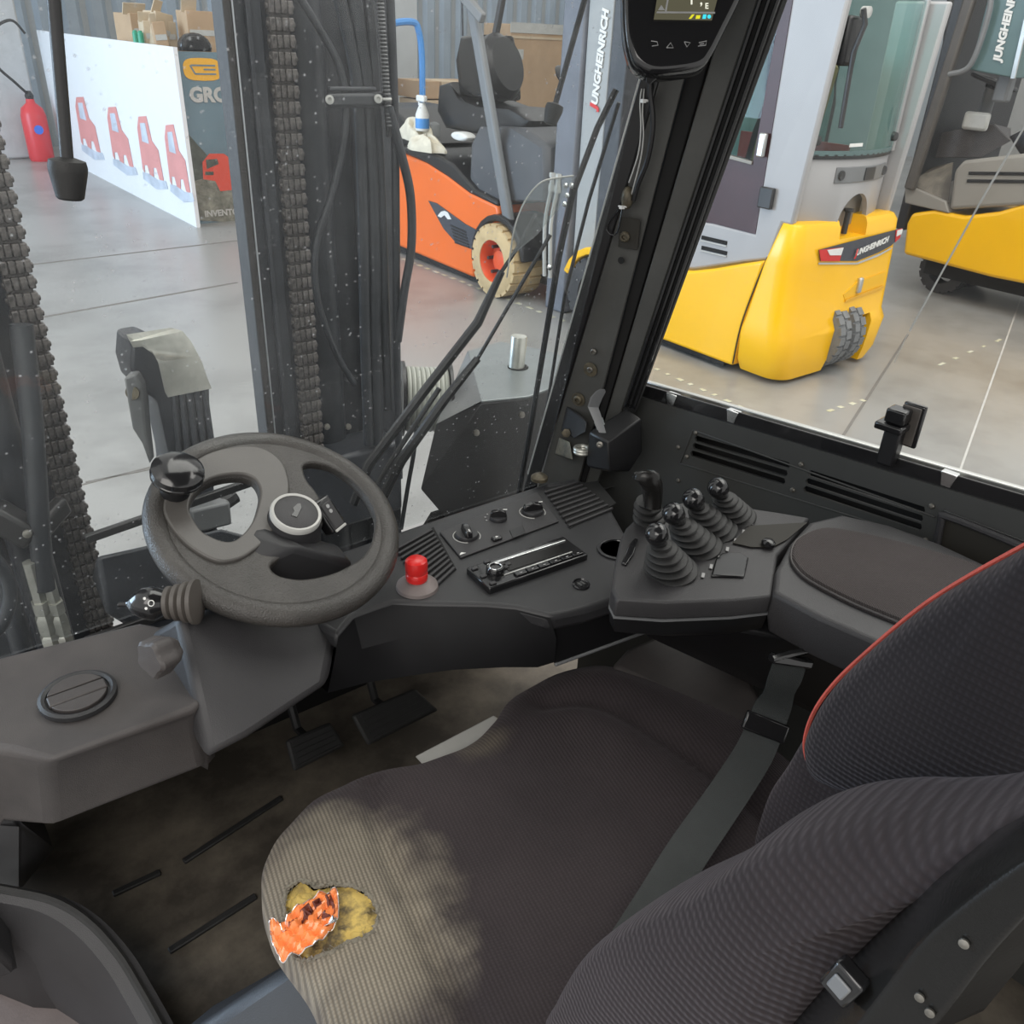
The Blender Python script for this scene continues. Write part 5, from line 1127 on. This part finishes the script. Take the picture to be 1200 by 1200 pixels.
mb=MB(); mb.prism([ox(455,165,.0),ox(463,170),ox(500,176),ox(530,192),ox(556,222),ox(583,236),ox(583,243),ox(550,227),ox(525,208),ox(500,192),ox(455,172)],X*1.0); mb.build('top_cover',M['black'],t,bevel=.02)
mb=MB(); mb.prism([ox(420,120,.1),ox(462,128,.1),ox(500,170,.1),ox(460,172,.1),ox(420,150,.1)],X*.8); mb.build('rear_hood',M['black'],t,bevel=.02)
mb=MB(); mb.hull([ox(550,170,.05),ox(560,148,.1),ox(610,150,.1),ox(640,170,.05),ox(640,238,.05),ox(560,236,.05),ox(548,220,.05)]+[p+V((.8,0,0)) for p in (ox(550,170),ox(560,150),ox(610,150),ox(640,238),ox(560,236))]); mb.build('front_console',mat('console_grey',(.06,.063,.07),.5,var=.3,vscale=5),t,bevel=.04)
mb=MB(); mb.puff([ox(*p,.25) for p in ((512,100),(525,96),(535,115),(560,125),(600,128),(622,142),(612,156),(560,158),(520,150),(510,130))],X*.55,.05); mb.build('seat_cushion',M['black'],t)
mb=MB(); mb.puff([ox(*p,.3) for p in ((537,112),(532,70),(538,42),(556,40),(562,70),(566,118))],X*.42,.05); mb.build('seat_back',M['shell'],t)
mb=MB(); c=ox(578,82,.35); mb.lathe([(.22,0),(.25,.04),(.25,.10),(.20,.16),(.0005,.17)],c,V((.3,-1,.35)),28); mb.build('headrest_shell',M['black'],t)
mb=MB(); mb.bar(ox(549,-20,-.0),ox(597,262,-.0),.10,.06,X); mb.build('guard_pillar',mat('guard_grey',(.17,.18,.19),.45,var=.1),t,bevel=.02)
mb=MB(); mb.bar(ox(538,-10,-.06),ox(566,22,-.06),.07,.05,X); mb.build('guard_bracket',M['greypan'],t,bevel=.01)
mb=MB(); mb.bar(ox(592,-20,.5),ox(568,110,.5),.05,.05,X); mb.build('far_guard_pillar',M['steel_dark'],t,bevel=.01)
mb=MB(); mb.tube([ox(541,-10,.2),ox(542,42,.2)],.01,6); mb.build('antenna',M['black'],t)
tyre(t,V((4.36,5.60,GZ+.285)),X,.285,.34,'tan_tyre','orange2',20)
fd=[V((4.24,5.60+.36*math.cos(R(a)),GZ+.28+.36*math.sin(R(a)))) for a in range(-10,171,15)]+[V((4.24,5.60+.31*math.cos(R(a)),GZ+.28+.31*math.sin(R(a)))) for a in range(170,-11,-15)]
mb=MB(); mb.prism(fd,X*.42); mb.build('fender',M['black'],t,bevel=.01)
mb=MB(); mb.box((4.95,5.25,-.18),(.9,.55,.5)); mb.build('front_axle',M['steel_dark'],t,bevel=.03)
mb=MB(); mb.lathe([(.13,0),(.15,.02),(.13,.035),(.02,.04)],ox(668,97,.3),V((.2,-.6,.8)),24); mb.build('side_mirror',M['black'],t)
mb=MB(); mb.box((4.45,5.03,.6),(.12,.22,2.3)); mb.build('mast_rail',mat('mast_blue',(.13,.14,.165),.45,var=.3,vscale=5),t,bevel=.015)
mb=MB(); mb.box((5.2,5.03,.6),(.12,.22,2.3)); mb.build('mast_rail',bpy.data.materials['mast_blue'],t,bevel=.015)
mb=MB(); mb.lathe([(.09,-.7),(.09,.1),(.07,.14),(.05,.14),(.05,1.2)],V((4.62,5.08,.1)),Z,20); mb.build('lift_cylinder',mat('cyl_grey',(.2,.21,.24),.4,var=.2),t)
for z_ in(.1,1.1): mb=MB(); mb.box((4.82,5.1,z_),(.8,.1,.12)); mb.build('mast_crossbar',M['mast'],t,bevel=.01)
for k in(0,1):
    mb=MB(); mb.tube(cat([V((4.37,5.14-.07*k,-.3)),V((4.36,5.16-.07*k,.1)),V((4.38,5.13-.07*k,.36))],4),.016,6); mb.build('hydraulic_pipe',M['lightgrey'],t)
    mb=MB(); mb.lathe([(.028,0),(.028,.05),(.02,.05),(.02,.10),(.026,.1),(.026,.13)],V((4.38,5.13-.07*k,.33)),Z,6); mb.build('pipe_fitting',M['offwhite'],t)
# things on the orange forklift
p=ox(495,153,.12); t=thing('spray_bottle','white and blue spray bottle standing on the orange forklift','bottle',p)
mb=MB(); mb.lathe([(.055,0),(.06,.02),(.06,.13),(.03,.2),(.025,.22),(.0005,.22)],p,Z,18); mb.build('bottle_body',M['white'],t)
mb=MB(); mb.lathe([(.061,.02),(.0615,.022),(.0615,.10),(.061,.1)],p,Z,18); mb.build('bottle_label',M['blue'],t)
mb=MB(); mb.box(p+V((-.0,.01,.255)),(.04,.13,.05)); mb.box(p+V((0,.05,.22)),(.02,.02,.05)); mb.build('spray_head',M['white'],t,bevel=.01)
def ragpile(px,py,w_,h,lab,seed,x_=.1):
    p=ox(px,py,x_); random.seed(seed); n=26; rings=[]
    for i in range(1,8):
        f=i/7; rings.append([p+V((w_*.5*f*math.sin(a)*(1+.18*math.sin(3*a+seed)),w_*f*math.cos(a)*(1+.22*math.sin(4*a+seed*2)),h*math.sqrt(max(0,1-f*f))*(1+.3*math.sin(a*3+f*5+seed))+.01)) for a in [2*math.pi*k/n for k in range(n)]])
    rings.append([V((q.x,q.y,p.z-.01)) for q in rings[-1]])
    mb=MB(); mb.loft(rings); o=mb.build('cleaning_rag',M['cloth'],origin=p); return tag(o,lab,'rag')
ragpile(487,162,.22,.13,'large crumpled white rag on the orange forklift',2,.15); ragpile(500,175,.22,.09,'smaller beige rag hanging over the orange forklift edge',5,.04)
p=ox(536,166,.08)+Z*.01; mb=MB(); mb.puff([p+V((0,.12*math.cos(a),.035*math.sin(a)+.03)) for a in [2*math.pi*k/20 for k in range(20)]],X*.12,.03); o=mb.build('white_pouch',M['white'],origin=p); tag(o,'flat white plastic pouch lying right of the rags on the orange forklift','pouch')
p=ox(509,160,.25); mb=MB(); mb.lathe([(.05,0),(.055,.04),(.05,.1),(.02,.12),(.0005,.12)],p,Z,14); o=mb.build('clear_jar',M['acrylic'],origin=p); tag(o,'small clear jar beside the spray bottle on the orange forklift','jar')
# =============== SECOND YELLOW FORKLIFT (open) ===============
XT=7.6
def tx(px,py,dx=0): return at(px,py,x=XT+dx)
t=thing('forklift','second yellow forklift, open sided, at the upper right picture edge','forklift',(8.1,3.6,GZ))
mb=MB(); mb.prism([tx(1068,250),tx(1095,246),tx(1130,253),tx(1170,248),tx(1210,236),tx(1300,220),tx(1300,365),tx(1205,334),tx(1160,325),tx(1058,298),tx(1062,262)],X*1.1); mb.build('yellow_body',M['yellow'],t,bevel=.03,seg=3)
for (x_,y_) in ((7.95,3.75),(8.45,3.75),(8.2,2.75)): tyre(t,V((x_,y_,GZ+.21)),X,.21,.16,'tyre',None,16)
mb=MB(); mb.box((8.2,3.3,-.3),(.7,1.2,.2)); mb.build('chassis',M['matte'],t)
mb=MB(); mb.prism([tx(1060,215,-.005),tx(1108,236,-.005),tx(1112,250,-.005),tx(1060,238,-.005)],X*1.05); mb.build('entry_sill',M['beige'],t,bevel=.01)
mb=MB(); mb.prism([tx(1062,213,.02),tx(1075,200,.3),tx(1117,190,.3),tx(1112,238,.02)],Z*-.02); mb.build('footwell_mat',M['matf'],t)
mb=MB(); mb.prism([tx(1112,246,-.01),tx(1118,200,-.01),tx(1128,188,-.01),tx(1215,178,-.01),tx(1300,170,-.01),tx(1300,225,-.01),tx(1210,240,-.01)],X*.95); sb_=mb.build('seat_box',M['beige'],t,bevel=.03,seg=3)
for k in range(2):
    mb=MB(); mb.bar(tx(1135-k*2,203+k*9,-.016),tx(1230,203+k*9+1,-.016),.01,.025); mb.build('seat_box_slot',M['matte'],sb_,bevel=.004)
mb=MB(); mb.bar(tx(1066,222,-.03),tx(1147,-30,-.03),.09,.07,X); mb.build('guard_pillar',M['brown'],t,bevel=.02); bpy.data.objects[-1] if False else None
mb=MB(); mb.tube(cat([tx(1158,-20,-.05),tx(1160,10,-.05),tx(1138,75,-.05),tx(1112,87,-.05)],6),.022,8); mb.build('grab_handle',M['greypan'],t)
mb=MB(); c=tx(1165,96,.35); mb.ring(c,V((.1,-.25,.95)),.18,.018,32,8); mb.build('steering_wheel',M['plastic'],t)
mb=MB(); mb.lathe([(.05,-.05),(.05,.02),(.17,.0),(.17,-.01)],c,V((.1,-.25,.95)),20); mb.build('steering_hub',M['shell'],t)
mb=MB(); mb.tube([c,tx(1150,145,.5)],.05,10); mb.build('column_tube',M['greypan'],t)
mb=MB(); mb.hull([tx(1085,160,.3),tx(1120,152,.3),tx(1165,145,.3),tx(1185,165,.3),tx(1150,185,.3),tx(1085,185,.3)]+[tx(1085,160,.9),tx(1185,150,.9),tx(1085,185,.9)]); mb.build('dash_panel',M['plastic_dust'],t,bevel=.03)
mb=MB(); mb.box(tx(1144,142,.25),(.05,.22,.14)); mb.build('small_display',M['lightgrey'],t,bevel=.03)
mb=MB(); mb.puff([tx(*p,.1) for p in ((1180,160),(1200,150),(1260,140),(1300,150),(1300,180),(1195,185))],X*.5,.05); mb.build('seat_cushion',M['black'],t)
mb=MB(); mb.box(V((8.4,4.15,.9)),(1.4,.1,1.9)); mb.build('front_bulkhead',M['plastic'],t,bevel=.02)
mb=MB(); mb.prism([tx(1136,82,-.0),tx(1190,92,-.0),tx(1225,-60,-.0),tx(1172,-60,-.0)],X*.15); mr_=mb.build('mast_rail',M['teal'],t,bevel=.01)
mb=MB(); mb.bar(tx(1187,92,-.01),tx(1222,-60,-.01),.03,.02,X); mb.build('mast_edge',M['silver'],t)
a=tx(1172,72,-.008); b=tx(1194,-18,-.008); text('mast_lettering','JUNGHEINRICH',M['white'],mr_,a,b-a,Y,(b-a).length/6.3,.002,shear=.2,bold=.004)
mb=MB(); mb.bar(tx(1172,120,.2),tx(1215,-30,.2),.12,.1,X); mb.build('tilt_cylinder',M['greypan'],t,bevel=.02)
for k in range(4):
    mb=MB(); mb.tube([tx(1100+k*10,140,.9),tx(1118+k*10,-40,.9)],.03,6); mb.build('mast_chain_rail',M['steel_dark'],t)
mb=MB(); mb.bar(tx(1118,130,.8),tx(1132,50,.8),.12,.03,X); mb.build('blue_tag',M['teal'],t)
for k,(x_,y_,w_,h,mt) in enumerate(((9.2,7.2,1.6,2.8,'teal'),(12.2,5.4,1.8,2.6,'beige'),(11.6,8.6,1.2,2.4,'maroon'))):
    t=thing('parked_vehicle',('tall teal machine parked far behind the grey cab','beige grey machine parked far behind the second forklift','dark red machine parked beyond the grey cab window')[k],'machine',(x_,y_,GZ))
    mb=MB(); mb.hull([V((x_+a*w_/2,y_+b*.6,GZ+c)) for a in(-1,1) for b in(-1,1) for c in(.1,h*.5)]+[V((x_+a*w_*.35,y_+b*.45,GZ+h)) for a in(-1,1) for b in(-1,1)]); mb.build('machine_body',M[mt],t,bevel=.06)
    mb=MB(); mb.hull([V((x_+a*w_*.36,y_-.62,GZ+c)) for a in(-1,1) for c in(h*.52,h*.9)]+[V((x_+a*w_*.34,y_-.45,GZ+c)) for a in(-1,1) for c in(h*.52,h*.9)]); mb.build('machine_window',M['gloss'],t)
    for sx_ in(-1,1): tyre(t,V((x_+sx_*w_*.4,y_-.5,GZ+.25)),X,.25,.16,'tyre',None,12)
# =============== OWN MAST AND FRONT GEAR ===============
t=thing('lift_mast','dark dusty lift mast with chains and hoses right in front of the windscreen','mast',(.5,1.85,GZ)); MY=1.75
def my(px,py,y=MY): return at(px,py,y=y)
def vbox(x0,x1,y0,y1,name,mt,z0=-.5,z1=2.0,b=.004): mb=MB(); mb.box(((x0+x1)/2,(y0+y1)/2,(z0+z1)/2),(x1-x0,y1-y0,z1-z0)); return mb.build(name,M[mt],t,bevel=b)
vbox(.683,.700,1.752,1.813,'outer_rail','darkbrown'); vbox(.700,.765,1.768,1.81,'mast_rail','mast'); vbox(.6985,.7015,1.749,1.753,'rail_edge','mast_edge',b=.0008)
vbox(.728,.738,1.758,1.77,'rail_step','mast',b=.002)
vbox(.765,.98,1.84,1.88,'mast_plate','mast'); vbox(.98,1.062,1.80,1.93,'mast_rail','mast')
vbox(-.2,.14,1.80,1.97,'mast_rail','mast'); vbox(.14,.235,1.79,1.95,'outer_rail','mast')
mb=MB(); mb.lathe([(.036,-.5),(.036,1.05)],V((.155,1.72,0)),Z,20); mb.build('lift_cylinder',M['mast'],t)
mb=MB(); mb.lathe([(.028,1.05),(.024,1.05),(.024,2.0)],V((.155,1.72,0)),Z,20); mb.build('cylinder_rod',M['brown'],t)
mb=MB(); mb.lathe([(.05,-.5),(.05,2.0)],V((.875,1.85,0)),Z,20); mb.build('lift_cylinder',M['mast'],t)
mb=MB(); mb.tube([V((.09,1.66,-.5)),V((.09,1.66,.5)),V((.085,1.66,2.0))],.022,10); mb.build('guide_tube',M['mast'],t)
# chains
def mklink():
    mb=MB()
    for k in range(4): mb.box((-.0195+k*.013,-.002+.002*(k%2),0),(.0115,.020,.0235))
    mb.box((0,.004,.015),(.040,.012,.012)); mb.lathe([(.006,-.029),(.006,.029)],V((0,-.002,0)),X,8)
    return mb.build('chain_link',M['chain'],t,bevel=.0045)
lk=mklink(); base=lk.location.copy(); off0=rootloc(t)
def chain(x_,y_,z0,z1,first=False):
    n=int((z1-z0)/.029)
    for i in range(n):
        o=lk if (first and i==0) else lk.copy()
        if o is not lk: COL.objects.link(o); o.parent=t
        o.location=V((x_,y_,z0+i*.029)); o.rotation_euler=(0,R((i*37%5-2)*.8),0)
lk.data.transform(Matrix.Translation(off0)); 
def place(v): return V(v)-off0
def chain(x_,y_,z0,z1,first=False):
    n=int((z1-z0)/.029)
    for i in range(n):
        o=lk if (first and i==0) else lk.copy()
        if o is not lk: COL.objects.link(o); o.parent=t
        o.location=place((x_,y_,z0+i*.029)); o.rotation_euler=(0,R((i*37%5-2)*.8),0)
chain(.250,1.745,.05,1.32,True); chain(.797,1.765,.30,1.50)
# hoses
def hose(pts,r,y=1.72,mt='hose',nm='hydraulic_hose',n=6): mb=MB(); mb.tube(cat([my(p[0],p[1],p[2] if len(p)>2 else y) for p in pts],n),r,10); return mb.build(nm,M[mt],t)
hose([(396,-10),(412,60),(420,120),(425,250),(428,400),(432,520)],.013); hose([(413,-10),(424,60),(432,130),(438,260),(440,420),(442,520)],.015); hose([(431,-10),(438,80),(445,200),(450,330),(455,480)],.011)
hose([(350,-5),(378,40),(398,80),(405,120),(402,170),(388,230),(370,290),(372,350),(392,410),(415,450)],.0075,1.70)
hose([(455,125),(470,180),(481,230),(482,290),(474,340),(466,400)],.010,1.68); hose([(457,-10),(462,120),(464,250),(465,400),(468,560)],.009,1.70)
hose([(445,-10),(450,60),(453,120),(456,160)],.006,1.68,'black','corrugated_conduit')
mb=MB()
for i in range(34):
    p=my(445+i*.33,-5+i*4.6,1.68); mb.ring(p,Z,.0065,.0016,10,5)
o=mb.build('conduit_rings',M['greypan'],t); o['kind']='stuff'
mb=MB(); mb.bar(my(382,118,1.69),my(458,116,1.69),.018,.028); cl=mb.build('hose_clamp',M['hose'],t,bevel=.008)
for dz_ in(0,): 
    for px,py in((386,117),(443,116)):
        mb=MB(); mb.lathe([(.0085,0),(.0085,.004),(.004,.005),(.0035,.002),(.0005,.002)],my(px,py,1.678),V((-.3,-1,.2)),14); mb.build('clamp_screw',M['lightgrey'],cl)
mb=MB(); mb.bar(my(385,104,1.69),my(440,104,1.69),.012,.008); mb.bar(my(385,124,1.69),my(445,123,1.69),.012,.008); mb.build('clamp_rib',M['mast'],cl,bevel=.003)
mb=MB(); mb.ring(my(452,116,1.68),Z,.010,.003,16,6); mb.build('clamp_ring',M['offwhite'],cl)
# lower clamps and fittings
mb=MB(); mb.bar(my(-10,600,1.66),my(40,628,1.64),.05,.05); mb.bar(my(40,628,1.64),my(75,590,1.70),.03,.04); mb.build('cylinder_clamp',M['steel_dark'],t,bevel=.008)
mb=MB(); mb.lathe([(.008,0),(.008,.008),(.0005,.009)],my(32,625,1.60),V((-.2,-1,.3)),8); mb.build('clamp_bolt',M['bolt'],t)
for px in(56,72):
    mb=MB(); mb.lathe([(.013,.16),(.013,.07),(.017,.07),(.017,.045),(.013,.04),(.018,.03),(.018,.0),(.014,-.01),(.018,-.015),(.018,-.035)],my(px,738,1.62),Z,6); mb.build('hose_fitting',M['zinc'],t)
hose([(52,690,1.62),(46,620,1.63),(42,560,1.64),(36,480,1.66),(25,380,1.68)],.02)
hose([(-20,640,1.55),(5,670,1.55),(12,700,1.55),(0,735,1.55),(-25,755,1.55)],.012)
for a,b,r_ in (((100,632),(320,556),.010),((100,752),(230,706),.011)):
    mb=MB(); mb.bar(my(*a,1.50),my(*b,1.50),.012,r_*1.6); mb.build('cross_rod',M['steel_dark'],t,bevel=.002)
mb=MB(); mb.hull([my(112,652,1.5),my(150,662,1.5),my(200,652,1.5),my(260,618,1.5),my(330,640,1.5),my(420,660,1.5),my(200,745,1.5),my(125,720,1.5)]+[my(112,652,1.6)+V((0,.1,-.1)),my(420,660,1.6)+V((0,.1,-.1)),my(200,745,1.6)+V((0,.1,-.1))]); mb.build('mast_crossmember',M['mast'],t,bevel=.01)
mb=MB(); mb.box((.85,1.78,.33),(.34,.12,.20)); mb.build('mast_crossmember',M['mast'],t,bevel=.01)
for p in((383,500),(408,500)):
    mb=MB(); mb.lathe([(.008,0),(.007,.006),(.0005,.007)],my(*p,1.71),V((-.2,-1,.3)),8); mb.build('crossmember_bolt',M['bolt'],t)
# pulley head with bright guard
t=thing('chain_pulley_guard','bright curved metal guard over a dark ribbed bracket, behind the steering wheel','bracket',my(205,560,1.6)); HY=1.6
def hy(px,py,dy=0): return at(px,py,y=HY+dy)
mb=MB(); mb.prism([hy(160,455),hy(153,430),hy(155,402),hy(175,398),hy(205,412),hy(235,440),hy(246,452),hy(248,520),hy(255,620),hy(272,650),hy(215,660),hy(205,600),hy(200,540),hy(185,470)],Y*.10); mb.build('bracket_body',M['mast'],t,bevel=.006)
mb=MB()
for k in range(5): mb.tube([hy(203+k*9,455,-.004),hy(212+k*10.5,560,-.004)],.006,6)
mb.build('bracket_ribs',M['mast'],t)
mb=MB(); rings=[]
for (a,b) in (((148,392),(200,384)),((152,400),(205,385)),((163,399),(214,388)),((176,408),(224,400)),((185,424),(233,417)),((190,445),(240,437)),((193,459),(245,449))):
    pa,pb=hy(*a,-.055),hy(*b,-.012); rings.append([pa,pb,pb+V((.004,0,-.012)),pa+V((.004,0,-.012))])
mb.loft(rings); gd=mb.build('metal_guard',M['zinc'],t,bevel=.003)
mb=MB(); mb.lathe([(.006,0),(.006,.004),(.0005,.004)],hy(187,398,-.02)+Z*.002,Z,12); mb.build('guard_hole',M['matte'],gd)
mb=MB(); mb.prism([hy(*p,-.02) for p in ((145,443),(158,439),(166,452),(170,500),(175,545),(166,520),(155,503),(150,475))],V((.02,.03,0))); mb.build('side_lug',M['greypan'],t,bevel=.004)
mb=MB(); mb.lathe([(.013,0),(.013,.004),(.0005,.005)],hy(156,460,-.016),V((-.6,-.7,.2)),14); mb.build('lug_pin',M['rust'],t)
mb=MB(); mb.bar(hy(220,607,-.02),hy(266,596,-.02),.05,.055); mb.build('hose_block',M['greypan'],t,bevel=.006)
mb=MB(); mb.lathe([(.016,0),(.016,.03),(.0005,.03)],hy(262,590,-.02),V((1,.2,.3)),8); mb.build('block_nut',M['steel_dark'],t)
# conduit reel
c=my(500,468,1.85); t=thing('hose_reel','grey ribbed conduit coiled on a black reel, right of the mast','hose reel',c); ax=V((.86,-.45,-.05)).normalized()
mb=MB()
for k in range(9): mb.ring(c+ax*(-.052+k*.0125),ax,.082,.0068,36,8)
mb.build('coiled_conduit',M['reel'],t)
for s_ in(-.066,.06):
    mb=MB(); mb.lathe([(.102,-.004),(.102,.004),(.05,.005),(.05,-.005)],c+ax*s_,ax,36); mb.build('reel_flange',M['black'],t)
mb=MB(); mb.lathe([(.07,-.06),(.07,.06)],c,ax,24); mb.build('reel_core',M['matte'],t)
mb=MB(); mb.tube(cat([my(488,498,1.80),my(485,530,1.78),my(478,570,1.77),my(470,620,1.76)],5),.006,8); mb.build('hose_tail',M['hose'],t)
# steel box with post
t=thing('front_lamp_housing','dark faceted steel housing with a pale top, outside the right windscreen corner','housing',ag(585,560,z=0))
bz=.55
tp=[at(548,411,z=bz),at(586,400,z=bz),at(640,410,z=bz),at(690,428,z=bz),at(651,452,z=bz),at(620,464,z=bz),at(564,470,z=bz)]
mb=MB(); mb.prism(tp,Z*-.006); mb.build('top_plate',M['boxtop'],t,bevel=.002)
l1=at(511,497,z=.46)
mb=MB(); mb.loft([[tp[6],tp[0],l1],[tp[6]+V((.01,.01,-.01)),tp[0]+V((.01,.0,-.01)),l1+V((.01,0,-.01))]]); mb.build('bevelled_face',M['greypan'],t)
def dn_(p,z): return V((p.x,p.y,z))
mb=MB(); body=[p+Z*-.006 for p in tp]+[l1,dn_(l1,.22),dn_(tp[6],.10),dn_(tp[5],.05),dn_(tp[4],.05),dn_(tp[3],.05),dn_(tp[0],.2),at(493,573,z=.30)]
mb.hull(body); mb.build('housing_body',M['steel_dark'],t,bevel=.003)
mb=MB(); q=at(605,430,z=bz); mb.lathe([(.022,-.03),(.022,.085),(.021,.087),(.0005,.087)],q,V((.05,.0,1)),28); mb.build('steel_post',M['zinc'],t)
mb=MB(); mb.lathe([(.029,.0),(.029,.0015),(.022,.0015)],q+V((.003,-.004,.0)),Z,28); mb.build('post_hole',M['matte'],t)
q=at(559,508,z=.40); 
for px,py in((558,507),(611,486)):
    q=at(px,py,y=tp[6].y-.005 if px<600 else tp[5].y-.01); mb=MB(); mb.lathe([(.009,0),(.008,.006),(.0005,.007)],q,V((-.3,-1,.2)),8); mb.build('housing_bolt',M['bolt'],t)
mb=MB(); mb.hull([at(505,600,z=.2),at(640,560,z=.2),at(515,612,z=.1),at(660,580,z=.1)]+[V((1.15,1.5,.2)),V((.9,1.5,.15)),V((1.15,1.6,.05)),V((.85,1.6,.05))]); mb.build('housing_foot',M['matte'],t)
# =============== WIPER ===============
t=thing('windscreen_wiper','black windscreen wiper with two arms outside the glass, right of the mast','wiper',wsp(430,545,.06))
def wpt(px,py,off=.06): return wsp(px,py,off)
def wbar(pts,r,mt,name): mb=MB(); mb.tube([wpt(*p) for p in pts],r,8); return mb.build(name,M[mt],t)
wbar([(415,590),(432,545),(500,455),(560,378),(588,318)],[.009,.009,.0085,.0085,.006],'black','wiper_arm')
wbar([(588,318),(610,285),(628,250)],.0035,'black','arm_rod'); wbar([(445,590),(470,540),(520,470),(560,420)],[.010,.010,.009,.007],'black','wiper_arm'); wbar([(560,420),(645,275)],.0035,'black','arm_rod'); wbar([(430,590),(455,545),(515,455)],.005,'steel_dark','arm_link')
wbar([(608,578),(622,500),(655,300),(672,220)],[.0055,.0055,.006,.006],'black','blade_carrier'); wbar([(672,225),(700,150),(722,105)],.005,'black','blade_carrier')
wbar([(628,560),(662,345),(690,235),(725,120)],.0035,'rubber','blade_rubber')
for p in((669,217),(662,217),(664,229),(661,239),(643,313)):
    mb=MB(); mb.lathe([(.0045,0),(.004,.005),(.0005,.006)],wpt(*p,.045),WN,8); mb.build('wiper_screw',M['chrome'],t)
mb=MB(); pts=[wpt(*p,.05) for p in ((597,310),(602,270),(612,242),(625,222),(640,211),(672,205),(674,210),(668,216),(655,245),(630,275),(600,300))]; mb.prism(pts,V((0,.004,0))); mb.build('clear_guard',M['acrylic'],t,bevel=.001)
mb=MB(); mb.tube(cat([wpt(*p,.05) for p in ((594,325),(602,272),(612,242),(625,222),(640,211),(672,206))],4),.0014,6); mb.build('guard_rim',M['lightgrey'],t)
